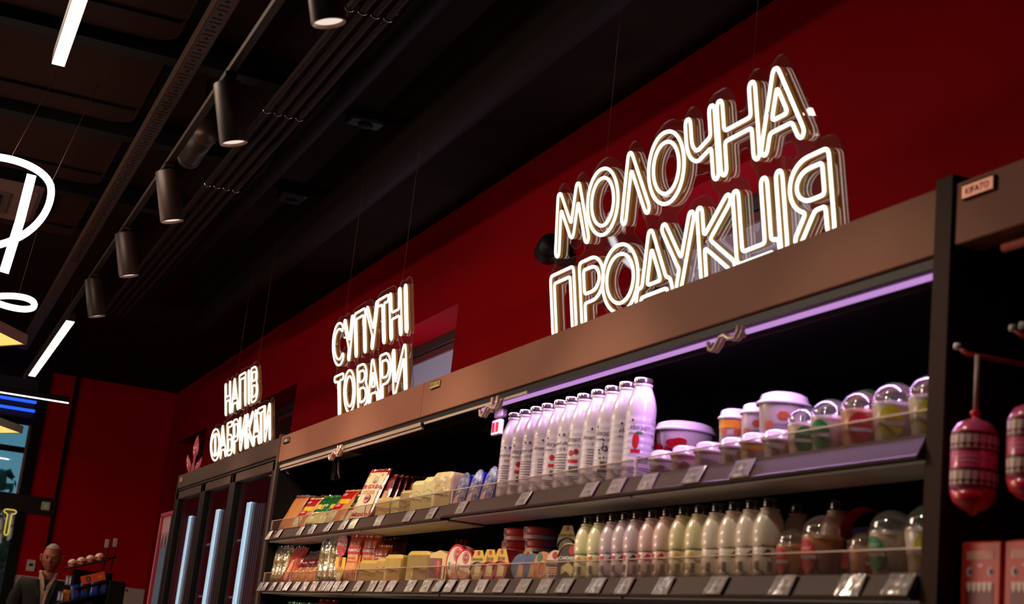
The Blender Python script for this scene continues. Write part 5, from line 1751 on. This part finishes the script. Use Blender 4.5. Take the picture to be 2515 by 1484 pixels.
a4 = roundbox('d', mat('box_silver', (180, 170, 150), 0.25, metal=0.6, bump=1.0, nscale=60), .090, .078, [lambda b: b.box((-.03, -.001, .01), (.03, -.0002, .05), mat('box_dark_brown', (56, 36, 30), 0.3))])
put(a4, (-3.555, .105, ZL), 'silver wrapped arched carton right behind the black camembert carton', rz=.35)
# stacks of round red boxes
rb = thing('round_cheese_box', '', 'cheese box')
MB().lathe([(.060, .0), (.0605, .001), (.0605, .013), (.060, .014)], mat('box_white_card', (226, 214, 206), 0.4, bump=.6), 36).build('base', rb)
b = MB().lathe([(.0612, .012), (.0625, .013), (.0625, .034), (.0612, .036), (0, .036)], mat('box_red_card', (222, 30, 46), 0.35), 36, cap=False)
b.build('lid', rb)
b = MB()
f = cyl(.0630)
barcode(b, f, -.085, -.068, .016, .032, 9)
lines(b, f, -.055, .055, .030, 5, .0032, .0012, mat('print_pink', (226, 130, 130), 0.5), 8, 14)
b.build('printed_label', rb)
for k, (x, y, z, lb) in enumerate([(-4.20, .165, .018, 'bottom of the left stack'), (-4.195, .165, .055, 'third from the top of the left stack'), (-4.195, .165, .093, 'second from the top of the left stack'), (-4.185, .165, .131, 'topmost of the left stack'),
                                   (-4.035, .175, .018, 'bottom of the right stack'), (-4.03, .172, .055, 'third from the top of the right stack'), (-4.035, .175, .093, 'second from the top of the right stack'), (-4.045, .170, .131, 'topmost of the right stack')]):
    put(rb, (x, y, ZL + z), 'flat round red and white cheese box, %s' % lb, rz=1.15 + .12 * (k % 3), group='stacked round red boxes')
tag(MB().bbox((-4.28, .10, ZL), (-3.96, .24, ZL + .018), MATS['tray_black'], .003).build('display_riser'), 'flat black riser under the two stacks of round red boxes', 'riser')
put(hc, (-3.835, .150, ZL + .075), 'yellow camembert carton standing raised behind the front row', rz=.35, group='yellow topped cartons')
tag(MB().bbox((-3.93, .12, ZL), (-3.74, .26, ZL + .075), mat('box_navy', (24, 46, 90), 0.4), .003).build('cardboard_box'), 'dark navy box under the raised yellow camembert carton', 'box')
tag(MB().bbox((-3.77, .17, ZL + .0751), (-3.70, .24, ZL + .15), mat('box_navy', (24, 46, 90), 0.4), .003).build('cardboard_box'), 'small navy carton right behind the raised camembert carton', 'box')
# third shelf: only tops show at the bottom edge
for k, (x, y, lb) in enumerate([(-6.50, .06, 'green glossy pack at the bottom edge, left one of the left pair'), (-6.36, .09, 'green glossy pack at the bottom edge, right one of the left pair'), (-5.46, .06, 'green glossy pack at the bottom edge, left one of the right pair'), (-5.30, .09, 'green glossy pack at the bottom edge, right one of the right pair')]):
    put(gr_p, (x, y, 1.2215), lb, rz=.25, rx=-.2, group='green packs on the third shelf', scale=(1, 1, .98))
put(dr_p, (-6.22, .09, 1.2215), 'brown red pack top at the bottom edge beside the left green packs', rz=.3, rx=-.4)

# ================================================================ NEXT CHILLER (right edge)
nc = thing('open_chiller', 'dark open chiller cut by the right picture edge, with hanging pink sausages', 'fridge', (-1.0, 0, 0))


def N_(b, name):
    o = b.build(name, nc)
    o.location = (1.0, 0, 0)
    return o


N_(MB().bbox((-2.010, 0.002, 2.032), (0.1, 0.06, 2.147), FASC, 0.002), 'fascia')
N_(MB().box((-2.010, 0.06, 2.13), (0.1, 0.86, 2.147), BLKM), 'top')
N_(MB().box((-2.010, 0.84, 0.1), (0.1, 0.86, 2.13), INT), 'back_panel')
N_(MB().box((-2.010, 0.0, 0.0), (0.1, 0.86, 0.35), BLK), 'base')
N_(MB().box((-2.008, 0.03, 1.395), (0.1, 0.62, 1.408), BLK), 'shelf')
N_(MB().box((-2.008, 0.02, 1.36), (0.1, 0.03, 1.408), RAIL), 'price_rail')
N_(MB().bbox((-1.99, -0.004, 2.108), (-1.905, 0.002, 2.136), mat('badge_bronze', (150, 96, 76), 0.35, metal=0.4), 0.003), 'badge')
N_(MB().mesh(text('KIFATO', 0.018), BLKM, flat(-0.0048, -1.948, 2.121)), 'badge_lettering')
N_(MB().tube([(-1.915, 0.03, 2.012), (0.1, 0.03, 2.012)], 0.008, mat('dead_tube', (170, 90, 80), 0.3, coat=0.6), 10), 'strip_lamp')
N_(MB().box((-2.008, 0.30, 1.895), (0.1, 0.305, 1.905), BLK).box((-2.008, 0.45, 1.66), (0.1, 0.48, 1.70), mat('peg_bar', (120, 110, 100), 0.5)), 'peg_bar')
RODM = mat('peg_wire', (200, 180, 165), 0.3, metal=0.7)
for k, (x, y, z, L) in enumerate(((-2.065 + .10, .12, 1.90, .09), (-1.90, .12, 1.90, .10))):
    o = thing('peg_hook', 'short pale peg arm inside the dark chiller at the right edge, %s one' % ('left', 'right')[k], 'hook', (x, y, z), group='peg arms')
    MB().tube([(0, 0, 0), (0, 0.18, 0.0)], 0.005, RODM, 8).build('arm', o)
    MB().lathe([(0.008, -.006), (0.008, .006)], WHITE, 12, M=Matrix.Rotation(PI / 2, 4, 'X')).build('tip', o)
sg = thing('hanging_sausage', '', 'sausage')
PINK = mat('sausage_pink', (240, 96, 146), 0.25, coat=0.8)
SRED = mat('sausage_red', (224, 34, 56), 0.3, coat=0.6)
prof = [(0.004, -.006), (0.009, 0.0), (0.020, 0.004), (0.032, 0.014), (0.0375, 0.030), (0.038, 0.065), (0.038, 0.115), (0.0365, 0.130), (0.030, 0.143), (0.018, 0.150), (0.008, 0.153), (0.005, 0.160)]
b = MB()
b.lathe([p for p in prof if p[1] <= .03], SRED, 28)
b.lathe([p for p in prof if .03 <= p[1]], PINK, 28)
b.build('casing', sg)
b = MB()
f = cyl(.0384)
TEE = mat('print_teeth', (236, 206, 196), 0.4)
MAR = mat('print_gums', (120, 20, 40), 0.4)
for z in (.098, .038):
    rectmesh(b, f, -.052, .052, z - .003, z + .030, MAR, 16)
for z in (.098, .038):
    for k in range(9):
        u = -.047 + .0118 * k
        vs = [Vector(cyl(.0389)(q)) for q in ((u - .0052, z + .024), (u + .0052, z + .024), (u + .0045, z + .010), (u - .0045, z + .010))]
        b.add(vs, [(0, 1, 2, 3)], TEE)
        vs = [Vector(cyl(.0389)(q)) for q in ((u - .0052, z + .002), (u + .0052, z + .002), (u, z + .009))]
        b.add(vs, [(0, 1, 2)], TEE)
lines(b, cyl(.0386), -.04, .04, .084, 2, .007, .0025, mat('print_pale_pink', (240, 150, 180), 0.4), 2, 10)
b.build('teeth_print', sg)
MB().lathe([(0.007, .158), (0.010, .164), (0.005, .170)], SRED, 12).build('knot', sg)
MB().tube([(0, 0, .168), (0, 0, .262)], .0045, mat('hang_strip', (190, 160, 150), 0.3), 6).build('hang_strip', sg)
SX = (-1.934, -1.80, -1.66)
for k, x in enumerate(SX):
    put(sg, (x, -.002, 1.560 + (.010 if k else 0)), 'pink sausage with printed white teeth hanging from a strip, %s' % ('fully seen one', 'cut by the right edge', 'beyond the right edge')[k], rz=.9, group='hanging pink sausages')
    o = thing('peg_hook', 'red tipped curved hook above %s pink sausage' % ('the fully seen', 'the second', 'the third')[k], 'hook', (x, 0, 1.83 + (.010 if k else 0)), group='red tipped hooks')
    MB().tube([(-.030, -.02, .008), (-.018, -.01, -.004), (0, 0, -.009), (.006, .10, -.009), (.006, .45, .0)], .004, mat('hook_red', (180, 50, 44), 0.35), 8).build('arm', o)
    MB().lathe([(.006, -.004), (.007, 0), (.006, .005)], WHITE, 10, c=(-.030, -.02, .008)).build('tip', o)
# red toothy boxes
bx = thing('snack_box', '', 'box')
RB = mat('box_brick_red', (206, 52, 40), 0.4)
MB().bbox((0, 0, 0), (.098, .10, .108), RB, .003).build('carton', bx)
b = MB()
ff = flat(-.0008)
for k in range(9):
    rectmesh(b, ff, .016 + .0072 * k, .0215 + .0072 * k, .078, .092 + .004 * ((k * 3) % 3), mat('print_cream', (226, 160, 130), 0.4), 1)
disc(b, ff, .024, .058, .007, .008, mat('print_eye', (206, 170, 180), 0.4), 14)
disc(b, ff, .074, .058, .007, .008, mat('print_eye', (206, 170, 180), 0.4), 14)
disc(b, flat(-.0012), .026, .058, .003, .005, BLKM, 10)
disc(b, flat(-.0012), .076, .058, .003, .005, BLKM, 10)
disc(b, ff, .050, .068, .008, .004, mat('print_pale_pink', (240, 150, 180), 0.4), 10)
rectmesh(b, ff, .016, .082, .006, .040, MAR, 1)
for k in range(5):
    b.add([(.018 + .0125 * k, -.0014, .041), (.0295 + .0125 * k, -.0014, .041), (.028 + .0125 * k, -.0014, .030), (.0238 + .0125 * k, -.0014, .024), (.0195 + .0125 * k, -.0014, .030)], [(0, 1, 2, 3, 4)], TEE)
b.build('face_print', bx)
for k in range(4):
    put(bx, (-2.004 + .106 * k, .035, 1.409), 'brick red carton with printed pale teeth, %s' % ('leftmost at the bottom right corner', 'second, cut by the right edge', 'third, beyond the right edge', 'fourth, beyond the right edge')[k], group='brick red toothy cartons')

# ================================================================ SHELF STAND AND THE MAN BY THE FAR WALL
BX = -12.55
o = thing('display_rack', 'black metal tiered display rack in front of the man, lower left', 'rack', (BX, 0, 0))
MB().bbox((-.20, .06, 0), (.20, .19, 1.50), BLKM, .01).build('side_cabinet', o)
b = MB()
for y in (.03, .09):
    b.tube([(-.1, y, 1.58), (-.1, y + .01, 1.80)], .006, BLK, 6)
b.tube([(-.1, -.28, 1.56), (-.1, .12, 1.70)], .008, BLK, 6)
b.build('wire_frame', o)
for z, y0, y1 in ((1.575, -.27, .06), (1.42, -.20, .10), (1.29, -.30, .10), (1.15, -.26, .10), (1.0, -.32, .10)):
    MB().bbox((-.20, 0, -.012), (.16, y1 - y0, 0), BLK, .003, M=Matrix.Translation((0, y0, z - .012)) @ Matrix.Rotation(.34, 4, 'X')).build('tray', o)
MB().box((-.18, -.20, 0), (.0, .1, 1.56), BLKM).build('back_plate', o)
for k, (y, z) in enumerate(((.02, 1.80), (.085, 1.815))):
    q = thing('card_holder', 'grey card holder clip on top of the display rack, %s one' % ('left', 'right')[k], 'card holder', (BX - .1, y + .005, z), group='card clips on the rack')
    MB().bbox((-.008, -.016, -.035), (.012, .016, .035), mat('card_grey', (170, 150, 150), 0.4), .002).build('card', q)
    MB().bbox((-.012, .014, -.03), (.010, .022, .03), BLK, .002).build('clip', q)
eg = thing('chocolate_egg', '', 'chocolate egg')
MB().lathe([(.010, .0), (.022, .006), (.030, .020), (.031, .032), (.026, .047), (.015, .058), (.0, .062)], mat('egg_white_foil', (226, 214, 210), 0.3), 18).build('egg', eg)
b = MB()
b.lathe([(.0295, .014), (.0315, .024), (.0315, .030)], mat('egg_red', (206, 40, 44), 0.3), 18, cap=False)
disc(b, lambda p: cyl(.0325)((p[0], p[1])), .0, .036, .012, .010, mat('egg_yellow', (226, 170, 60), 0.4), 10)
b.build('band', eg)
for k in range(8):
    r_, c_ = divmod(k, 4)
    put(eg, (BX + .10 - .085 * r_, -.24 + .068 * c_, 1.574 + .0245 * c_), 'white chocolate egg with red band on the rack, %s row, %s from left' % (('front', 'rear')[r_], ('first', 'second', 'third', 'fourth')[c_]), rz=1.2, group='chocolate eggs on the rack')
o = thing('mint_box', 'orange candy box with round dark emblem on the rack under the eggs', 'box', (BX + .10, -.135, 1.441), rx=.34)
MB().bbox((-.03, -.005, 0), (.03, .185, .070), mat('mint_orange', (240, 96, 50), 0.4), .004).build('carton', o)
b = MB()
disc(b, lambda p: (.0312, p[0], p[1]), .048, .036, .019, .024, mat('emblem_dark', (40, 50, 40), 0.4), 14)
b.mesh(text('tic', .018), INKW, lambda p: (.0322, .048 + p[0], .044 + p[1]))
b.mesh(text('tac', .018), INKW, lambda p: (.0322, .048 + p[0], .030 + p[1]))
disc(b, lambda p: (.0312, p[0], p[1]), .14, .036, .016, .012, mat('mint_peel', (250, 140, 90), 0.4), 12)
b.build('front_print', o)
sw = thing('candy_bag', '', 'candy bag')
b = MB()
vs = []
for j in range(9):
    for i in range(9):
        u, v = -1 + i / 4, -1 + j / 4
        e = max(0, 1 - u ** 4) ** .5 * max(0, 1 - v ** 4) ** .5
        vs.append((.018 * e, .035 * u, .06 + .06 * v))
b.add(vs, [(j * 9 + i, j * 9 + i + 1, j * 9 + i + 10, j * 9 + i + 9) for j in range(8) for i in range(8)], mat('bag_blue', (24, 70, 170), 0.3, coat=0.6, c2=(40, 90, 190)), True)
b.build('bag', sw)
b = MB()
disc(b, lambda p: (.0195, p[0], p[1]), 0, .065, .012, .012, mat('bag_red', (190, 50, 60), 0.4), 10, ring=.4)
b.build('print', sw)
for k in range(4):
    put(sw, (BX + .12 - .02 * (k % 2), -.17 + .065 * k, 1.318 + .022 * k), 'small blue candy bag on the rack below the orange box, %s from the left' % ('first', 'second', 'third', 'fourth')[k], rz=.2 - .1 * k, rx=.25 - .12 * k, group='blue candy bags')
put(pouch('candy_bag', 'candy bag', .06, .09, .02, mat('bag_gold', (226, 130, 40), 0.3, coat=0.6), (), (), .002, 31), (BX + .1, -.245, 1.2905), 'small orange gold candy bag left of the blue ones on the rack', rz=PI / 2)
o = thing('candy_box', 'navy candy carton with white ring and lettering low on the rack', 'box', (BX + .10, -.20, 1.172), rx=.34)
MB().bbox((-.03, -.005, 0), (.03, .20, .085), mat('box_navy2', (20, 30, 90), 0.4), .003).build('carton', o)
b = MB()
disc(b, lambda p: (.0312, p[0], p[1]), .055, .045, .012, .012, INKW, 14, ring=.35)
b.mesh(text('ЗІК', .03), INKW, lambda p: (.0312, .11 + p[0], .045 + p[1]))
b.box((.0305, .14, .04), (.0315, .19, .06), mat('print_pale_pink', (240, 150, 180), 0.4))
b.build('front_print', o)
for k, (y, z) in enumerate(((-.285, 1.155), (-.262, 1.155), (-.285, 1.295), (-.262, 1.295), (-.245, 1.425), (-.222, 1.425))):
    q = thing('chewing_gum_pack', 'slim gum pack on the left rack side, %s one on the %s tray' % (('left', 'right')[k % 2], ('lowest', 'middle', 'upper')[k // 2]), 'gum pack', (BX + .12, y - .02, z), group='gum packs on the rack')
    MB().bbox((-.02, -.009, 0), (.02, .009, .075), mat('gum_grey', (150, 150, 150), 0.35) if k % 2 else mat('gum_blue', (130, 140, 210), 0.35), .002).build('pack', q)
    MB().box((.0202, -.006, .01), (.0208, .006, .06), INKW).build('label', q)

# ---- the man
man = thing('person', 'man with short grey hair, dark jacket and open pale shirt behind the display rack', 'person', (-12.95, -0.36, 0), rz=PI / 2 - .20)
SKIN = mat('skin', (160, 86, 68), 0.55, noise=0.05, nscale=14)
HAIR = mat('grey_hair', (150, 130, 122), 0.8, noise=0.25, nscale=120, bump=0.6)
JACK = mat('dark_jacket', (10, 8, 9), 0.85, noise=0.2, nscale=30)
SHIRT = mat('pale_shirt', (170, 140, 128), 0.8)
TROU = mat('dark_trousers', (30, 28, 34), 0.85)
SHOE = mat('black_shoe', (18, 16, 16), 0.4)


def skin_mesh(name, verts, edges, radii, mt, parent, lv=2, root=0, f=None):
    me = bpy.data.meshes.new(name)
    me.from_pydata(verts, edges, [])
    o = bpy.data.objects.new(name, me)
    COL.objects.link(o)
    m = o.modifiers.new('skin', 'SKIN')
    m.use_smooth_shade = True
    for k, r_ in enumerate(radii):
        sv = me.skin_vertices[0].data[k]
        sv.radius = r_ if isinstance(r_, tuple) else (r_, r_)
        sv.use_root = (k == root)
    s_ = o.modifiers.new('sub', 'SUBSURF')
    s_.levels = lv
    s_.render_levels = lv
    dg = bpy.context.evaluated_depsgraph_get()
    dg.update()
    out = bpy.data.meshes.new_from_object(o.evaluated_get(dg))
    bpy.data.objects.remove(o)
    if f:
        for v in out.vertices:
            v.co = f(v.co)
    out.materials.clear()
    out.materials.append(mt)
    for p in out.polygons:
        p.use_smooth = True
    q = bpy.data.objects.new(name, out)
    COL.objects.link(q)
    q.parent = parent
    return q


# body faces -y in its own frame; height about 1.72
V = [(0, 0, .92), (0, .01, 1.08), (0, .01, 1.22), (0, .015, 1.36), (0, .02, 1.44), (0, .01, 1.50), (0, -.005, 1.545)]
Ed = [(0, 1), (1, 2), (2, 3), (3, 4), (4, 5), (5, 6)]
Rd = [(.155, .11), (.15, .11), (.165, .12), (.15, .11), (.075, .075), (.056, .058), (.055, .058)]
for s in (-1, 1):
    i0 = len(V)
    V += [(s * .17, .015, 1.40), (s * .225, .02, 1.26), (s * .245, .0, 1.10), (s * .235, -.07, .92), (s * .225, -.10, .85)]
    Rd += [(.062, .062), (.052, .052), (.043, .043), (.030, .030), (.034, .022)]
    Ed += [(3, i0), (i0, i0 + 1), (i0 + 1, i0 + 2), (i0 + 2, i0 + 3), (i0 + 3, i0 + 4)]
    i1 = len(V)
    V += [(s * .09, 0, .84), (s * .10, -.01, .50), (s * .10, .02, .10), (s * .10, .0, .05), (s * .105, -.12, .035)]
    Rd += [.085, .058, .042, .04, (.04, .03)]
    Ed += [(0, i1), (i1, i1 + 1), (i1 + 1, i1 + 2), (i1 + 2, i1 + 3), (i1 + 3, i1 + 4)]
skin_mesh('body', V, Ed, Rd, SKIN, man, 2)
# hands: palm with five curled fingers each
for s in (-1, 1):
    hx, hy, hz = s * .222, -.108, .83
    V = [(hx, hy, hz), (hx, hy - .012, hz - .045)]
    Rd = [(.022, .016), (.034, .014)]
    Ed = [(0, 1)]
    for k, (dx, L) in enumerate(((-.027, .058), (-.009, .068), (.009, .064), (.026, .050))):
        i = len(V)
        V += [(hx + dx, hy - .020, hz - .075), (hx + dx * 1.05, hy - .034, hz - .075 - L * .55), (hx + dx * 1.0, hy - .028 + .0, hz - .075 - L)]
        Rd += [.0095, .0088, .0078]
        Ed += [(1, i), (i, i + 1), (i + 1, i + 2)]
    i = len(V)
    V += [(hx - s * .034, hy - .03, hz - .03), (hx - s * .044, hy - .048, hz - .062), (hx - s * .040, hy - .056, hz - .085)]
    Rd += [.011, .0095, .0085]
    Ed += [(0, i), (i, i + 1), (i + 1, i + 2)]
    skin_mesh('hand', V, Ed, Rd, SKIN, man, 1)
# head: sculpted from a fine sphere


def head_shape(d):
    """unit direction (x right, y back, z up) to a surface point of the head"""
    x, y, z = d
    p = Vector((x * .076, y * .097, z * .118))
    fr_ = max(0.0, -y)
    if z < 0:
        p.x *= 1 - .22 * (-z) ** 1.6
        p.y *= 1 - .10 * (-z)
        if y > 0:
            p.y *= 1 - .25 * (-z)
    p.y -= .030 * math.exp(-((x / .15) ** 2) - ((z + .14) / .17) ** 2) * (fr_ > .3) * min(1, fr_ * 1.2)      # nose
    p.y += .011 * (math.exp(-(((abs(x) - .36) / .16) ** 2) - ((z - .08) / .11) ** 2)) * (fr_ > .2)            # eye sockets
    p.y -= .007 * math.exp(-((abs(x) - .3) / .3) ** 2 - ((z - .24) / .07) ** 2) * (fr_ > .2)                    # brow
    p.y += .006 * math.exp(-((x / .28) ** 2) - ((z + .50) / .035) ** 2) * (fr_ > .2)                            # mouth slit
    p.y -= .006 * math.exp(-((x / .24) ** 2) - ((z + .44) / .05) ** 2) * (fr_ > .2)
    p.y -= .007 * math.exp(-((x / .22) ** 2) - ((z + .57) / .06) ** 2) * (fr_ > .2)
    p.y -= .010 * math.exp(-((x / .25) ** 2) - ((z + .80) / .12) ** 2) * (fr_ > .1)                             # chin
    p.x += .004 * math.copysign(1, x) * math.exp(-((abs(x) - .7) / .2) ** 2 - ((z + .1) / .2) ** 2)
    return p


b = MB()
nu, nv = 56, 44
hs = []
for j in range(nv + 1):
    t_ = PI * j / nv
    for i in range(nu):
        a = 2 * PI * i / nu
        hs.append(head_shape((math.sin(t_) * math.sin(a), -math.sin(t_) * math.cos(a), math.cos(t_))))
hf = [(j * nu + i, j * nu + (i + 1) % nu, (j + 1) * nu + (i + 1) % nu, (j + 1) * nu + i) for j in range(nv) for i in range(nu)]
HC = Matrix.Translation((0, -.015, 1.632)) @ Matrix.Rotation(math.radians(4), 4, 'X')
b.add([HC @ p for p in hs], hf, SKIN, True)
hd = b.build('head', man)
for s in (-1, 1):
    e = MB().lathe([(0, -.011), (.008, -.008), (.0115, 0), (.008, .008), (0, .011)], mat('eye_white', (120, 84, 74), 0.5), 16, M=HC @ Matrix.Translation((s * .029, -.083, .010)), cap=False)
    e.lathe([(.0, -.0120), (.0065, -.0108)], mat('iris', (50, 44, 40), 0.3), 12, M=HC @ Matrix.Translation((s * .029, -.0832, .010)) @ Matrix.Rotation(-PI / 2, 4, 'X'), cap=False)
    e.build('eye', hd)
    e = MB()
    pts = [(s * .076, .004, .022), (s * .088, .014, .024), (s * .091, .018, .004), (s * .085, .010, -.020), (s * .077, .004, -.028)]
    e.tube([HC @ Vector(p) for p in pts], [.006, .009, .009, .008, .005], SKIN, 8)
    e.build('ear', hd)
    e = MB().tube([HC @ Vector(p) for p in ((s * .016, -.094, .030), (s * .032, -.093, .035), (s * .048, -.082, .029))], [.003, .004, .002], HAIR, 6)
    e.build('eyebrow', hd)
MB().tube([HC @ Vector(p) for p in ((-.023, -.0925, -.055), (-.008, -.099, -.052), (.008, -.099, -.052), (.023, -.0925, -.055))], [.0025, .0045, .0045, .0025], mat('lips', (150, 74, 66), 0.5), 6).build('mouth', hd)
b = MB()
vs = []
ok = {}
for j in range(nv + 1):
    for i in range(nu):
        t_ = PI * j / nv
        a = 2 * PI * i / nu
        d = (math.sin(t_) * math.sin(a), -math.sin(t_) * math.cos(a), math.cos(t_))
        lim = .62 if d[1] < -.25 else (.62 - 1.05 * (d[1] + .25) if d[1] < .5 else -.25)
        p = head_shape(d) * 1.035 + Vector((0, .001, .002))
        ok[(j, i)] = d[2] > lim
        vs.append(HC @ p)
fs = [f_ for q, f_ in enumerate(hf) if all(ok[(v // nu, v % nu)] for v in f_)]
b.add(vs, fs, HAIR, True)
b.build('hair', hd)
# clothes follow the body
JV = [(0, .0, .80), (0, .01, .95), (0, .01, 1.10), (0, .01, 1.24), (0, .018, 1.37), (0, .03, 1.445)]
JE = [(0, 1), (1, 2), (2, 3), (3, 4), (4, 5)]
JR = [(.19, .135), (.185, .135), (.185, .14), (.195, .145), (.175, .125), (.095, .085)]
for s in (-1, 1):
    i0 = len(JV)
    JV += [(s * .185, .015, 1.405), (s * .24, .02, 1.26), (s * .258, .0, 1.09), (s * .244, -.072, .90)]
    JR += [(.075, .075), (.068, .068), (.058, .058), (.045, .045)]
    JE += [(4, i0), (i0, i0 + 1), (i0 + 1, i0 + 2), (i0 + 2, i0 + 3)]
skin_mesh('jacket', JV, JE, JR, JACK, man, 2, 1)
skin_mesh('trousers', [(0, 0, .93), (0, 0, .84), (.095, 0, .80), (.10, -.01, .50), (.10, .02, .09), (-.095, 0, .80), (-.10, -.01, .50), (-.10, .02, .09)], [(0, 1), (1, 2), (2, 3), (3, 4), (1, 5), (5, 6), (6, 7)], [(.165, .12), (.15, .115), .10, .075, .062, .10, .075, .062], TROU, man, 2)
for s in (-1, 1):
    MB().bbox((s * .105 - .045, -.20, 0), (s * .105 + .045, .075, .075), SHOE, .02).build('shoe', man)
b = MB()
for s in (-1, 1):
    b.add([(s * .012, -.135, 1.30), (s * .062, -.095, 1.44), (s * .072, -.045, 1.495), (s * .058, -.040, 1.520), (s * .030, -.086, 1.475), (s * .006, -.118, 1.40)], [(0, 1, 2, 3, 4, 5)], SHIRT)
    b.tube([(s * .058, -.045, 1.500), (s * .070, .015, 1.515), (s * .040, .070, 1.515), (0, .082, 1.515)], [.014, .015, .015, .015], SHIRT, 8)
b.add([(0, -.142, 1.16), (.022, -.140, 1.30), (.036, -.118, 1.40), (0, -.128, 1.36), (-.036, -.118, 1.40), (-.022, -.140, 1.30)], [(0, 1, 2, 3), (0, 3, 4, 5)], SHIRT)
b.build('shirt', man)
b = MB()
for s in (-1, 1):
    b.add([(s * .004, -.152, 1.12), (s * .060, -.150, 1.30), (s * .085, -.105, 1.44), (s * .055, -.092, 1.455), (s * .030, -.145, 1.33)], [(0, 1, 2, 3, 4)], JACK)
b.build('lapel', man)
# letters stand in for a sign's reflection in the pane; panel and wire added
o = thing('neon_sign', 'small yellow glowing letters imitating a reflected sign in the lower street window pane', 'neon sign', (XF + .16, 0, 0))
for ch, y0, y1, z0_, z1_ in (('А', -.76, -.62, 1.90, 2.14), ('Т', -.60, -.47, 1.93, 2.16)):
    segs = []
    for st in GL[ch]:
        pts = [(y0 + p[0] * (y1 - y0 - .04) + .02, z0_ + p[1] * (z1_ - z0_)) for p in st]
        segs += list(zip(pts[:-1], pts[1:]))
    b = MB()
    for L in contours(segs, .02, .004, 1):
        b.tube([(0, p[0], p[1]) for p in resample(L, .012)], .008, emis('reflected_sign_yellow', (235, 205, 80), 0.75), 6, closed=True)
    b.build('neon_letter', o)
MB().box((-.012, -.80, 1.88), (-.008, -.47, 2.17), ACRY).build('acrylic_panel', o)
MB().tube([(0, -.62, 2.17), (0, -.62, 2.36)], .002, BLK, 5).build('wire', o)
# every label within sixteen words is checked here while building
for q in bpy.data.objects:
    if q.get('placed'):
        del q['placed']
    if q.get('label') and len(q['label'].split()) > 16:
        print('LONG', len(q['label'].split()), q['label'])
